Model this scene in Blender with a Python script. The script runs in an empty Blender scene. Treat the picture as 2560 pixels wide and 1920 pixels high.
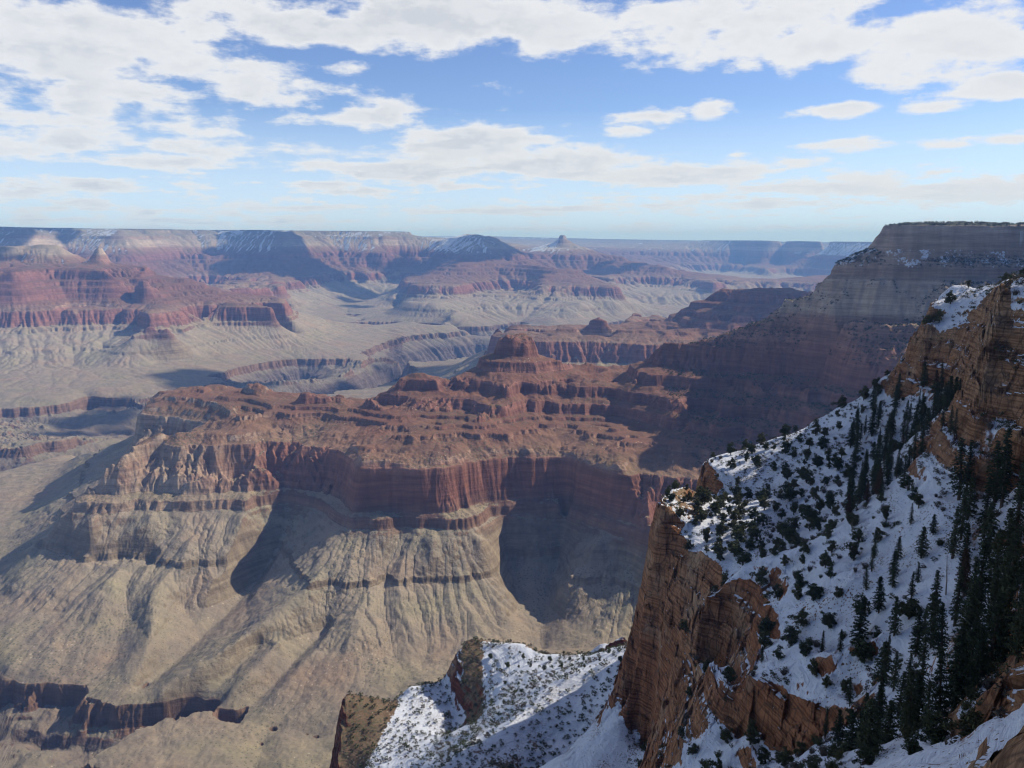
import bpy, math, random, time
import numpy as np
T0 = time.time()
R = math.radians
C = bpy.context.scene
COL = C.collection

# ------------------------------------------------------------------ camera
FPX, PITCH = 2000.0, 9.9            # focal length in photo pixels (2560 wide), downward pitch
cam_d = bpy.data.cameras.new("camera")
cam_d.sensor_width = 36.0
cam_d.lens = 36.0 * FPX / 2560.0
cam_d.clip_start, cam_d.clip_end = 0.5, 200000.0
cam = bpy.data.objects.new("camera", cam_d)
cam.rotation_euler = (R(90 - PITCH), 0, 0)
COL.objects.link(cam)
C.camera = cam

SP, CP = math.sin(R(PITCH)), math.cos(R(PITCH))
NX, NY = -math.sin(R(68)), math.cos(R(68))     # north, seen from the view direction

def ray(px, py):
    """azimuth and height-per-metre of the sight line that runs through a photo pixel"""
    cx, cy = (px - 1280) / FPX, (960 - py) / FPX
    dx, dy, dz = cx, CP + cy * SP, -SP + cy * CP
    return math.atan2(dx, dy), dz / math.hypot(dx, dy)

# ------------------------------------------------------------------ light
SUN_AZ, SUN_EL = 72.0, 39.0         # azimuth to the right of the view direction, elevation
C.view_settings.view_transform = 'Standard'
C.view_settings.look = 'None'
C.view_settings.exposure = 0.22
C.view_settings.gamma = 1.0
sun_d = bpy.data.lights.new("sun", 'SUN')
sun_d.energy = 5.0
sun_d.angle = R(0.5)
sun_d.color = (1.0, 0.93, 0.83)
sun = bpy.data.objects.new("sun", sun_d)
sun.rotation_euler = (R(90 - SUN_EL), 0, R(180 - SUN_AZ))
COL.objects.link(sun)

world = bpy.data.worlds.new("World")
C.world = world
world.use_nodes = True
CLOUD_HI, CLOUD_LO, SKY_GAIN, COVER_CUT = 6.9, 5.2, 1.12, .58
wn, wl = world.node_tree.nodes, world.node_tree.links
bg = wn['Background']
def wnode(t, **k):
    q = wn.new(t)
    for a, v in k.items(): setattr(q, a, v)
    return q
def wput(sock, v):
    if hasattr(v, 'is_output'): wl.new(v, sock)
    else: sock.default_value = v
def wm(op, a, b=0.0, c=0.0, clamp=False):
    q = wnode('ShaderNodeMath', operation=op, use_clamp=clamp); wput(q.inputs[0], a); wput(q.inputs[1], b); wput(q.inputs[2], c); return q.outputs[0]
def wv(op, a, b=None, scale=None):
    q = wnode('ShaderNodeVectorMath', operation=op); wput(q.inputs[0], a)
    if b is not None: wput(q.inputs[1], b)
    if scale is not None: wput(q.inputs['Scale'], scale)
    return q.outputs['Value'] if op in ('LENGTH', 'DOT_PRODUCT') else q.outputs[0]
def wr(v, a, b, c=0.0, d=1.0, smooth=True):
    q = wnode('ShaderNodeMapRange'); q.interpolation_type = 'SMOOTHSTEP' if smooth else 'LINEAR'
    for i, x in enumerate((v, a, b, c, d)): wput(q.inputs[i], x)
    return q.outputs[0]
def wmix(f, a, b):
    q = wnode('ShaderNodeMix', data_type='RGBA'); wput(q.inputs[0], f); wput(q.inputs[6], a); wput(q.inputs[7], b); return q.outputs[2]
sky = wnode('ShaderNodeTexSky')
sky.sky_type = 'NISHITA'; sky.sun_disc = False
sky.sun_elevation = R(SUN_EL); sky.sun_rotation = R(SUN_AZ)
sky.altitude = 2100; sky.dust_density = 0.6; sky.ozone_density = 2.2
wdir = wnode('ShaderNodeTexCoord').outputs['Generated']
sep = wnode('ShaderNodeSeparateXYZ'); wl.new(wdir, sep.inputs[0])
dx_, dy_, dz_ = sep.outputs
# a cloud deck: every direction meets it at a point of the plane
zz = wm('MAXIMUM', wm('ADD', dz_, 0.055), 0.012)
cmb = wnode('ShaderNodeCombineXYZ'); wput(cmb.inputs[0], wm('DIVIDE', dx_, zz)); wput(cmb.inputs[1], wm('DIVIDE', dy_, zz)); deck = cmb.outputs[0]
az_ = wm('MULTIPLY', wm('ARCTAN2', dx_, dy_), 57.29578); el_ = wm('MULTIPLY', wm('ARCSINE', dz_), 57.29578)
cmb = wnode('ShaderNodeCombineXYZ'); wput(cmb.inputs[0], az_); wput(cmb.inputs[1], el_); ang = cmb.outputs[0]
def wnoise(vec, sc, det, rough, dim='3D'):
    q = wnode('ShaderNodeTexNoise'); wput(q.inputs['Vector'], vec); q.inputs['Scale'].default_value = sc
    q.inputs['Detail'].default_value = det; q.inputs['Roughness'].default_value = rough; return q
warp = wv('MULTIPLY', wv('SUBTRACT', wnoise(deck, 0.9, 2, .5).outputs['Color'], (.5, .5, .5)), (.55, .55, 0))
wdeck = wv('ADD', deck, warp)
# where the sky is covered: soft patches (azimuth, elevation, half width, half height, amount), degrees
PATCH_PX = [(150, 130, 420, 120, .30), (330, 240, 480, 90, .27), (60, 330, 330, 90, .26), (420, 395, 380, 60, .22), (620, 200, 260, 110, .30), (760, 60, 360, 70, .36), (1080, 40, 420, 90, .42), (1420, 70, 260, 85, .36), (1760, 60, 380, 85, .42), (2020, 110, 260, 55, .30),
         (2420, 110, 250, 90, .42), (2530, 205, 130, 40, .34), (870, 180, 110, 40, .25), (960, 290, 160, 45, .30), (860, 395, 200, 50, .27), (1180, 350, 230, 65, .40), (1080, 425, 330, 50, .40), (1420, 410, 320, 50, .40), (1700, 430, 360, 42, .40), (2100, 465, 360, 32, .36), (2420, 475, 280, 36, .40),
         (1280, 525, 330, 16, .36), (1900, 510, 80, 24, .36), (1760, 512, 60, 14, .26), (2060, 524, 60, 14, .26), (2110, 272, 100, 20, .34), (2340, 268, 100, 18, .28), (1780, 280, 55, 36, .26), (1640, 290, 90, 30, .22), (1560, 330, 90, 20, .2), (1860, 165, 80, 24, .2), (1250, 275, 80, 24, .2), (2100, 365, 160, 18, .28), (2360, 365, 80, 14, .2), (2520, 345, 90, 16, .26), (1840, 390, 60, 10, .2),
         (60, 470, 140, 26, .32), (240, 470, 140, 22, .32), (480, 472, 100, 22, .28), (840, 470, 160, 26, .28), (80, 552, 60, 20, .28), (370, 535, 50, 20, .26), (530, 552, 60, 18, .28), (620, 553, 50, 16, .28), (780, 540, 50, 14, .24), (300, 524, 40, 10, .2), (560, 527, 50, 8, .18), (500, 560, 700, 22, .24), (1500, 572, 900, 16, .20), (650, 520, 500, 40, .17), (1750, 505, 700, 40, .20), (200, 520, 300, 40, .17)]
PATCH = []
for px, py, hw, hh, amt in PATCH_PX:
    a_, k_ = ray(px, py); PATCH.append((math.degrees(a_), math.degrees(math.atan(k_)), math.degrees(hw / FPX) * .95, math.degrees(hh / FPX) * 1.0, amt))
PATCH += [(-60, 25, 26, 26, .3), (75, 25, 34, 25, .26), (0, 60, 60, 30, .26)]
cover = None
for a0, e0, sx, sy, amt in PATCH:
    d = wv('LENGTH', wv('MULTIPLY', wv('SUBTRACT', ang, (a0, e0, 0)), (1 / sx, 1 / sy, 0)))
    v = wr(d, 1.6, -.25, -.08, amt * 1.12)
    cover = v if cover is None else wm('MAXIMUM', cover, v)
def density(vec):
    big = wnoise(vec, 1.15, 7, .56).outputs['Fac']
    return big
sdir = (math.sin(R(SUN_AZ)) * .16, math.cos(R(SUN_AZ)) * .16, 0)
d0 = density(wdeck); d1 = density(wv('ADD', wdeck, sdir))
fine = wnoise(wv('MULTIPLY', ang, (.62, 1.25, 1)), .5, 8, .62).outputs['Fac']                       # lumps that keep their size near the horizon
puff = wnoise(wv('MULTIPLY', ang, (1.0, 2.3, 1)), .95, 6, .6).outputs['Fac']
lowk = wr(el_, 7.5, 3, 0, .85)
fine = wm('ADD', wm('MULTIPLY', fine, wm('SUBTRACT', 1.0, lowk)), wm('MULTIPLY', puff, lowk))
base = wm('ADD', wm('ADD', d0, wm('MULTIPLY', wm('SUBTRACT', fine, .5), .72)), wm('SUBTRACT', cover, COVER_CUT))
alpha = wr(base, -.04, .15)
thick = wr(base, .08, .30)
fine2 = wnoise(wv('MULTIPLY', wv('ADD', ang, (.5, 1.1, 0)), (.62, 1.25, 1)), .5, 8, .62).outputs['Fac']
lit = wr(wm('ADD', wm('SUBTRACT', d0, d1), wm('SUBTRACT', fine, fine2)), -.12, .16)
low = wr(el_, 0.0, 9.0)
shade = wm('MULTIPLY', thick, wm('SUBTRACT', 1.0, wm('MULTIPLY', lit, .6)))
shade = wm('MULTIPLY', shade, wr(az_, 26, -14, .45, 1.0))
cl = wmix(shade, (CLOUD_HI, CLOUD_HI, CLOUD_HI * 1.01, 1), (CLOUD_LO * .96, CLOUD_LO, CLOUD_LO * 1.07, 1))
hs = wnode('ShaderNodeHueSaturation'); hs.inputs['Saturation'].default_value = 1.1; hs.inputs['Hue'].default_value = 0.512; hs.inputs['Value'].default_value = SKY_GAIN; wl.new(sky.outputs[0], hs.inputs['Color'])
skyc = wmix(wr(el_, 9, 0, 0, .95, False), hs.outputs[0], (CLOUD_HI * .86, CLOUD_HI * 1.02, CLOUD_HI * 1.28, 1))
wl.new(wmix(wm('MULTIPLY', alpha, wr(el_, 0, 4, .75, .97)), skyc, cl), bg.inputs[0])
bg.inputs[1].default_value = 0.11

C.cycles.max_bounces = 4
C.cycles.diffuse_bounces = 2
C.cycles.glossy_bounces = 1
C.cycles.transmission_bounces = 2
C.cycles.transparent_max_bounces = 8
C.cycles.volume_bounces = 0
C.cycles.use_denoising = True
C.cycles.filter_width = 1.15
C.cycles.use_adaptive_sampling = False

# ------------------------------------------------------------------ terrain maths
def dip(x, y):                                  # the beds rise to the north
    r = np.hypot(x, y); f = np.clip((r - 11000) / 4000, 0, 1)
    return 0.0165 * (NX * x + NY * y) + 60 * f * f * (3 - 2 * f) * np.exp(-((x + 1500) / 3500) ** 2) - 21 * np.exp(-((x - 560) / 430) ** 2 - ((y - 2640) / 360) ** 2)

# staircase of the canyon walls: (bed height, plan width of the step below it)
STEPS = [(60, 40), (-8, 95), (-55, 12), (-85, 40), (-108, 105), (-205, 135), (-322, 26), (-398, 46), (-414, 13), (-444, 50),
         (-470, 14), (-502, 36), (-518, 16), (-548, 30), (-555, 4), (-563, 30), (-570, 4), (-580, 32), (-598, 11), (-612, 14), (-622, 34), (-735, 22), (-750, 9), (-772, 155), (-855, 6),
         (-867, 130), (-935, 210), (-990, 12), (-1035, 90), (-1100, 230), (-1420, 200)]
_s, SS, SZ = 0.0, [], []
for z_, w_ in STEPS:
    SS.append(_s); SZ.append(z_); _s -= w_
SS.append(_s); SZ.append(-1440)
SS = np.array([600.0] + SS)[::-1]; SZ = np.array([75.0] + SZ)[::-1]
def Tz(s): return np.interp(s, SS, SZ)
def Ts(z): return np.interp(z, SZ, SS)

_h = [(60, 1), (20, .5), (-110, .6), (-200, .5), (-230, 1), (-318, .8), (-330, .55), (-560, .6), (-592, .5), (-600, .34), (-730, .34), (-752, .5), (-790, 1), (-930, 1), (-985, .6), (-1040, .6), (-1080, 1)]
_w = [(70, 0), (58, .12), (30, .35), (-70, .6), (-100, .9), (-205, 1.1), (-300, .7), (-318, .2), (-330, .2), (-398, .4), (-425, 1.3), (-550, 1.45), (-585, .9), (-598, .3), (-735, .3), (-760, .25), (-800, 0), (-1035, 0), (-1045, .5), (-1110, 1.5), (-1430, .8)]
WS = Ts(np.array([a for a, _ in _w]))[::-1]; WK = np.array([b for _, b in _w])[::-1]
HS = Ts(np.array([a for a, _ in _h]))[::-1]; HK = np.array([b for _, b in _h])[::-1]
def perlin(x, y, seed):
    xi, yi = np.floor(x), np.floor(y)
    xf, yf = (x - xi).astype(np.float32), (y - yi).astype(np.float32)
    xi, yi = xi.astype(np.int64), yi.astype(np.int64)
    u = xf * xf * xf * (xf * (xf * 6 - 15) + 10); v = yf * yf * yf * (yf * (yf * 6 - 15) + 10)
    tab = np.random.RandomState(seed).rand(4096) * 6.28318
    gx, gy = np.cos(tab).astype(np.float32), np.sin(tab).astype(np.float32)
    def g(ix, iy, fx, fy):
        h = ((ix * 73856093) ^ (iy * 19349663)) & 0x7fffffff
        h = ((h >> 7) ^ h) * 2654435 >> 5
        h = h & 4095
        return gx[h] * fx + gy[h] * fy
    a = g(xi, yi, xf, yf); b = g(xi + 1, yi, xf - 1, yf)
    c = g(xi, yi + 1, xf, yf - 1); d = g(xi + 1, yi + 1, xf - 1, yf - 1)
    return ((a + u * (b - a)) + v * ((c + u * (d - c)) - (a + u * (b - a)))) * 1.5

def bil(G, fi, fj):
    fi = np.clip(fi, 0, G.shape[0] - 1.001); fj = np.clip(fj, 0, G.shape[1] - 1.001)
    i, j = fi.astype(np.int32), fj.astype(np.int32)
    a, b = (fi - i).astype(np.float32), (fj - j).astype(np.float32)
    return (G[i, j] * (1 - a) + G[i + 1, j] * a) * (1 - b) + (G[i, j + 1] * (1 - a) + G[i + 1, j + 1] * a) * b

def blur(A, n, axis):
    k = np.exp(-0.5 * (np.arange(-2 * n, 2 * n + 1) / n) ** 2); k /= k.sum()
    P = np.pad(A, [(2 * n, 2 * n) if a == axis else (0, 0) for a in range(2)], mode='edge')
    out = np.zeros_like(A)
    for q, w in enumerate(k):
        out += w.astype(A.dtype) * (P[q:q + A.shape[0]] if axis == 0 else P[:, q:q + A.shape[1]])
    return out

class Grid:
    """values known along survey lines, relaxed to a smooth sheet on an (azimuth, log distance) grid"""
    def __init__(g, a0, a1, r0, r1, step):
        g.a0, g.l0, g.h = R(a0), math.log(r0), R(step)
        g.na = int((R(a1) - g.a0) / g.h) + 1; g.nl = int((math.log(r1) - g.l0) / g.h) + 1
        g.pts = []
    def line(g, pts):                            # pts: (azimuth, r, value)
        P = np.array([(a, math.log(r), v) for a, r, v in pts])
        if len(P) == 1: g.pts.append(P); return
        for p, q in zip(P[:-1], P[1:]):
            n = int(max(abs(p[0] - q[0]), abs(p[1] - q[1])) / g.h * 2) + 2
            t = np.linspace(0, 1, n)[:, None]
            g.pts.append(p + (q - p) * t)
    def solve(g):
        P = np.concatenate(g.pts)
        u = None
        lev = int(math.log2(min(g.na, g.nl) / 10))
        for k in range(lev, -1, -1):
            f = 2 ** k; na, nl = g.na // f + 2, g.nl // f + 2
            i = np.round((P[:, 0] - g.a0) / g.h / f).astype(int); j = np.round((P[:, 1] - g.l0) / g.h / f).astype(int)
            ok = (i >= 0) & (i < na) & (j >= 0) & (j < nl)
            idx = i[ok] * nl + j[ok]
            cnt = np.bincount(idx, minlength=na * nl); sm = np.bincount(idx, weights=P[ok, 2], minlength=na * nl)
            m = cnt > 0; val = np.where(m, sm / np.maximum(cnt, 1), 0).reshape(na, nl).astype(np.float32); m = m.reshape(na, nl)
            if u is None: u = np.full((na, nl), P[:, 2].mean(), np.float32)
            else:
                ii, jj = np.meshgrid(np.arange(na) / 2, np.arange(nl) / 2, indexing='ij'); u = bil(u, ii, jj).astype(np.float32)
            u = np.where(m, val, u)
            for it in range(400 if k > 1 else 60):
                p = np.pad(u, 1, mode='edge')
                n4 = 0.25 * (p[:-2, 1:-1] + p[2:, 1:-1] + p[1:-1, :-2] + p[1:-1, 2:])
                u = np.where(m, val, n4)
        g.u = blur(blur(u, 1, 0), 1, 1)
        return u
    def at(g, az, lr): return bil(g.u, (az - g.a0) / g.h, (lr - g.l0) / g.h)

# ------------------------------------------------------------------ survey of the far walls
G = Grid(-48, 78, 1000, 46000, 0.2)
def ground(px, py, z_bed):
    a, k = ray(px, py); r = 3000.0
    for _ in range(30):
        z = z_bed + dip(r * math.sin(a), r * math.cos(a)); r = 0.5 * r + 0.5 * min(max(z / k, 900), 60000)
    return a, r
def S(bed, pts):                                 # a bed's edge seen at these pixels
    out = []
    for p in pts:
        b = p[2] if len(p) > 2 else bed
        a, r = ground(p[0], p[1], b); out.append((a, r, float(Ts(b))))
    G.line(out); return out
def D(pts):                                      # points at a known distance
    out = []
    for px, py, r in pts:
        a, k = ray(px, py); z = k * r - dip(r * math.sin(a), r * math.cos(a)); out.append((a, r, float(Ts(z))))
    G.line(out); return out
def H(pts):                                      # unseen ground: azimuth (as pixel), distance, bed height
    G.line([(ray(px, 700)[0], r, float(Ts(b))) for px, r, b in pts])
def Hm(bed, pts): H([(px, r, bed) for px, r in pts])

# --- the near ridge: crest line with its butte, then the high plateau corner
D([(583, 985, 3000), (624, 985, 2900), (705, 1008, 2760), (768, 1014, 2700), (895, 1021, 2640), (949, 999, 2660), (1002, 974, 2680),
   (1055, 958, 2700), (1112, 940, 2710), (1165, 917, 2740), (1212, 898, 2770)])
H([(1262, 2800, -327), (1272, 2830, -327), (1290, 2850, -327), (1312, 2840, -327), (1314, 2810, -327), (1290, 2790, -327), (1262, 2800, -327)])
H([(1240, 2790, -344), (1254, 2860, -344), (1290, 2885, -344), (1330, 2870, -346), (1345, 2820, -348), (1320, 2775, -348), (1280, 2765, -348), (1240, 2790, -346)])
H([(1214, 2790, -404), (1226, 2880, -404), (1290, 2915, -406), (1350, 2900, -408), (1366, 2840, -412), (1340, 2760, -410), (1280, 2745, -408), (1214, 2790, -404)])
D([(1362, 889, 2840), (1389, 896, 2840), (1454, 915, 2870), (1511, 921, 2880), (1530, 910, 2870), (1580, 907, 2850), (1600, 886, 2830), (1645, 866, 2800), (1682, 860, 2780),
   (1760, 856, 2770), (1824, 844, 2770), (1867, 827, 2770), (1918, 807, 2770), (1949, 788, 2765), (1964, 769, 2760), (2007, 763, 2750),
   (2034, 741, 2735), (2058, 718, 2725), (2064, 690, 2720), (2083, 667, 2710), (2093, 657, 2710), (2128, 640, 2700), (2163, 626, 2690)])
D([(2165, 610, 2690), (2188, 601, 2685), (2190, 585, 2680), (2225, 567, 2660), (2244, 559, 2650), (2320, 557, 2690), (2392, 556, 2730), (2480, 558, 2780), (2560, 559, 2830), (2700, 559, 2900)])
# esplanade cliff foot, supai ledges
D([(1600, 905, 2790), (1682, 912, 2740), (1760, 918, 2700), (1880, 925, 2665), (2000, 930, 2620), (2120, 928, 2585), (2200, 925, 2560)])
D([(1830, 856, 2720), (1894, 852, 2700), (2000, 872, 2640), (2069, 884, 2600), (2194, 884, 2540)])
D([(2205, 622, 2655), (2283, 622, 2640), (2400, 626, 2700), (2560, 630, 2800)])
D([(2128, 662, 2680), (2205, 666, 2620), (2300, 672, 2630), (2400, 674, 2670), (2560, 676, 2770)])
D([(2095, 700, 2690), (2200, 712, 2630), (2300, 715, 2620), (2400, 716, 2640), (2560, 716, 2740)])
D([(2030, 790, 2670), (2080, 800, 2610), (2200, 800, 2500), (2300, 800, 2500), (2430, 800, 2520)])
D([(1930, 830, 2710), (1990, 830, 2690), (2050, 850, 2620)])
# ledges in the face of the ridge
D([(1076, 960, 2650), (1145, 948, 2640), (1200, 960, 2610), (1283, 962, 2650), (1430, 966, 2680), (1552, 982, 2650), (1604, 984, 2600), (1690, 978, 2590), (1760, 982, 2580), (1900, 990, 2530), (2050, 990, 2510)])
D([(1090, 1000, 2540), (1145, 1011, 2510), (1205, 1008, 2520), (1267, 1003, 2560), (1348, 1003, 2590), (1470, 1011, 2600), (1572, 1027, 2560), (1633, 1027, 2500), (1760, 1035, 2460), (1880, 1040, 2420), (2000, 1040, 2400)])
D([(1150, 1040, 2440), (1290, 1045, 2470), (1400, 1050, 2530), (1500, 1065, 2520), (1590, 1075, 2450), (1680, 1080, 2400), (1800, 1085, 2340), (1900, 1090, 2300)])
# rim of the great red wall
RW = S(-598, [(640, 1076), (705, 1071), (787, 1071), (850, 1084), (893, 1092)])
S(-598, [(893, 1092), (897, 1120), (901, 1149), (962, 1147), (1043, 1153), (1112, 1143), (1194, 1133), (1250, 1122), (1300, 1117), (1318, 1123), (1340, 1117), (1417, 1125), (1470, 1143),
         (1543, 1163), (1592, 1159), (1653, 1161), (1714, 1161), (1800, 1170), (1900, 1180)])
S(-598, [(640, 1076), (565, 1087), (480, 1081), (398, 1086)])
D([(624, 1000, 2880), (560, 992, 2960), (500, 988, 3020), (443, 982, 3080)]); D([(443, 979, 3150), (547, 968, 3150), (583, 985, 3050)])
D([(520, 1030, 2860), (434, 999, 3050), (398, 1003, 3045), (352, 1019, 3030)]); D([(340, 1102, 2935), (380, 1106, 2930), (430, 1100, 2900), (490, 1080, 2800)])
D([(500, 1074, 2620), (440, 1105, 2640)])
H([(335, 3180, -620), (375, 3330, -600), (450, 3420, -598), (560, 3350, -598), (640, 3200, -598), (760, 3060, -598), (900, 3000, -598)])
# broken nose at its left end
S(0, [(470, 1082, -600), (398, 1086, -604), (316, 1139, -640), (240, 1193, -690), (186, 1240, -745)])
S(0, [(430, 1135, -665), (330, 1180, -690), (250, 1225, -740)])
S(-750, [(172, 1256), (235, 1259), (307, 1261), (371, 1265, -748), (407, 1252, -744), (452, 1234, -735), (515, 1211, -722), (601, 1187, -706), (650, 1196, -708), (760, 1215, -724), (840, 1262, -745), (880, 1298), (974, 1290), (1031, 1294),
         (1124, 1302), (1169, 1300), (1246, 1272), (1300, 1262), (1400, 1262), (1511, 1298), (1552, 1322), (1592, 1334), (1640, 1350), (1800, 1365)])
S(-735, [(440, 1230, -722), (515, 1201, -704), (601, 1176, -688), (700, 1180, -698), (800, 1215, -716), (870, 1278), (901, 1283), (1002, 1281), (1120, 1285), (1145, 1270), (1234, 1254), (1310, 1248), (1400, 1250), (1511, 1285), (1640, 1335)])
H([(170, 2380, -760), (200, 2560, -750), (250, 2780, -745), (290, 2900, -740), (290, 3100, -745), (330, 3450, -745), (450, 3560, -745), (600, 3480, -740), (760, 3200, -740), (900, 3140, -740)])
# slopes below: spurs, washes, the inner rim
S(0, [(700, 1205, -722), (740, 1270, -782), (690, 1370, -868), (640, 1440, -918), (579, 1513, -940), (480, 1610, -966), (389, 1689, -984), (330, 1735, -993)])
S(0, [(850, 1318, -776), (800, 1410, -832), (790, 1440, -846), (700, 1530, -893), (588, 1608, -918), (500, 1660, -938), (434, 1694, -956), (400, 1740, -976)])
S(0, [(393, 1290, -776), (393, 1400, -857), (385, 1500, -902), (380, 1590, -930), (345, 1671, -960), (325, 1730, -980)])
S(0, [(300, 1422, -866), (330, 1530, -922), (290, 1640, -968), (250, 1730, -986)])
S(0, [(640, 1620, -945), (560, 1700, -970), (520, 1740, -982)]); S(0, [(700, 1600, -922), (620, 1690, -950), (560, 1745, -974)]); S(0, [(820, 1560, -926), (700, 1690, -966), (620, 1760, -984)]); S(0, [(860, 1520, -892), (770, 1640, -938), (690, 1730, -964)])
S(0, [(620, 1215, -722), (600, 1300, -786), (545, 1420, -868), (500, 1500, -917)])
S(0, [(460, 1260, -755), (470, 1350, -815), (455, 1500, -918), (420, 1620, -955)])
S(0, [(250, 1300, -784), (215, 1400, -860), (165, 1560, -935), (115, 1690, -978)])
S(-855, [(81, 1351), (122, 1365), (154, 1374), (253, 1392), (316, 1381), (384, 1390)])
S(0, [(300, 1420, -864), (275, 1500, -900), (200, 1600, -950), (140, 1700, -982)])
S(0, [(60, 1420, -890), (40, 1560, -940), (20, 1680, -975)])
S(0, [(1000, 1320, -776), (960, 1420, -838), (900, 1540, -895), (860, 1640, -935), (760, 1730, -965)])
S(0, [(1080, 1335, -776), (1085, 1450, -860), (1080, 1560, -915), (1050, 1660, -950)])
S(0, [(1200, 1330, -776), (1220, 1420, -850), (1250, 1520, -905), (1270, 1620, -945)])
S(0, [(1260, 1310, -800), (1275, 1390, -872), (1305, 1523, -935), (1325, 1620, -968)])
S(0, [(1420, 1290, -790), (1400, 1370, -850), (1365, 1502, -930), (1357, 1620, -968)])
S(-852, [(1400, 1437), (1451, 1441), (1532, 1455), (1600, 1470)])
S(0, [(1500, 1345, -776), (1470, 1400, -825), (1560, 1345, -776), (1580, 1400, -815), (1590, 1500, -880), (1570, 1620, -940)])
S(-990, [(-60, 1680), (0, 1694), (45, 1712), (95, 1712), (181, 1718), (190, 1746), (267, 1762), (325, 1768), (407, 1764), (470, 1758), (529, 1768), (583, 1790)])
S(-1037, [(-60, 1770), (0, 1790), (60, 1800), (150, 1830), (250, 1838), (330, 1842), (420, 1820), (500, 1808), (560, 1806)])
S(-986, [(590, 1806), (640, 1812), (720, 1822), (800, 1838)])
S(-1060, [(-40, 1838), (60, 1846), (150, 1866), (230, 1890), (262, 1930)])
S(-1040, [(-40, 1862), (40, 1864), (110, 1890)]); S(-1044, [(-40, 1910), (100, 1915)])
S(-980, [(298, 1880), (362, 1845), (452, 1828), (542, 1822), (640, 1830)]); S(-979, [(690, 1838), (768, 1862), (836, 1884)])
S(-987, [(660, 1836), (655, 1870), (640, 1925)]); S(-974, [(340, 1925), (450, 1885), (560, 1880), (600, 1930)]); S(-974, [(700, 1900), (780, 1915)])
S(-1056, [(-60, 1832), (60, 1838), (180, 1856), (260, 1862), (330, 1856), (400, 1832), (500, 1815)])
H([(-200, 1400, -1045), (150, 1350, -1040), (350, 1300, -984), (600, 1260, -975), (900, 1250, -960), (1200, 1250, -930)])
H([(-300, 1020, -1000), (300, 1020, -900), (800, 1020, -860), (1280, 1020, -800), (1800, 1020, -700)])
# the shelf to the left and behind it
S(-945, [(0, 1300), (60, 1255), (110, 1190)]); S(-955, [(0, 1180), (100, 1150), (220, 1120)])
S(0, [(150, 1300, -850), (80, 1380, -905), (0, 1400, -935), (-80, 1450, -950)])
S(-960, [(-80, 1540), (-100, 1300)])
S(0, [(280, 1110, -790), (250, 1120, -850), (200, 1130, -900)])
S(-990, [(-80, 1112), (0, 1116), (54, 1121), (90, 1108), (149, 1101), (289, 1072)])
S(-990, [(-80, 1044), (0, 1046), (60, 1042), (131, 1038), (167, 1031), (181, 1022), (235, 1004), (312, 1012), (389, 1000)])
S(-1060, [(0, 1062), (131, 1058), (160, 1080), (220, 1020), (290, 1036)])
# south end of the ridge goes on behind, unseen
H([(1000, 3350, -760), (1150, 3350, -760), (1300, 3400, -760), (1500, 3450, -750), (1700, 3500, -740), (1900, 3500, -740), (2100, 3500, -735), (2300, 3400, -735), (2560, 3400, -735)])
H([(900, 3600, -930), (1300, 3900, -935), (1700, 4000, -930), (2100, 4100, -920), (2560, 4000, -900)])
H([(2130, 2830, -120), (2200, 2950, -110), (2350, 3100, -100), (2560, 3150, -100)]); H([(1950, 2880, -330), (2100, 3020, -322), (2200, 3200, -322), (2350, 3300, -322), (2560, 3350, -322)])
H([(2700, 2860, -8), (2820, 2700, -8), (3000, 2400, -8), (3300, 2050, -8), (3700, 1700, -8)]); H([(2620, 2720, -110), (2760, 2550, -120), (2950, 2250, -120), (3250, 1900, -120), (3650, 1500, -100)])
H([(2480, 2280, -322), (2620, 1950, -322), (2850, 1650, -322), (3300, 1250, -300)]); H([(2180, 2120, -598), (2350, 1900, -598), (2600, 1600, -598), (3000, 1250, -598)])
H([(2100, 1980, -750), (2250, 1780, -750), (2450, 1500, -750)]); H([(1700, 1900, -850), (2000, 1650, -880), (2100, 1400, -900)])
H([(2900, 3000, 62), (3300, 3000, 64), (4500, 3000, 64), (5200, 2400, 60), (4000, 1900, 60), (4800, 1300, 20)])
H([(2900, 3500, 60), (3600, 5000, 60), (5000, 6000, 60), (5000, 12000, 60), (4500, 20000, 60), (4000, 40000, 60)])
# --- the plain behind the ridge and the river gorge
S(-990, [(700, 1030), (764, 1011), (841, 975), (918, 969), (990, 947), (1036, 930), (1054, 912), (1153, 891), (1212, 885), (1260, 893)])
S(-945, [(760, 1040), (900, 1000), (1000, 975), (1100, 940)])
S(-990, [(520, 938), (588, 946), (700, 946), (787, 941), (850, 932), (873, 924), (905, 905), (931, 891), (995, 889), (1010, 898), (1033, 922)])
S(-1035, [(540, 950), (640, 958), (787, 952), (880, 932), (940, 903), (1000, 903)])
S(0, [(640, 1000, -1200), (760, 990, -1260)])
H([(-100, 4100, -1300), (60, 4060, -1300), (160, 3950, -1280), (300, 4150, -1250), (420, 4500, -1250), (560, 4800, -1300), (700, 5000, -1350), (820, 5450, -1380), (900, 5900, -1400), (980, 6500, -1400), (1050, 7200, -1400), (1150, 7800, -1400), (1300, 8300, -1410), (1500, 9000, -1420), (1800, 11000, -1420)])
S(-990, [(860, 780), (900, 800), (981, 810), (1060, 808), (1117, 812), (1150, 822), (1200, 828), (1232, 836)])
S(-1180, [(920, 850), (1000, 848), (1100, 856), (1180, 862)])
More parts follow.
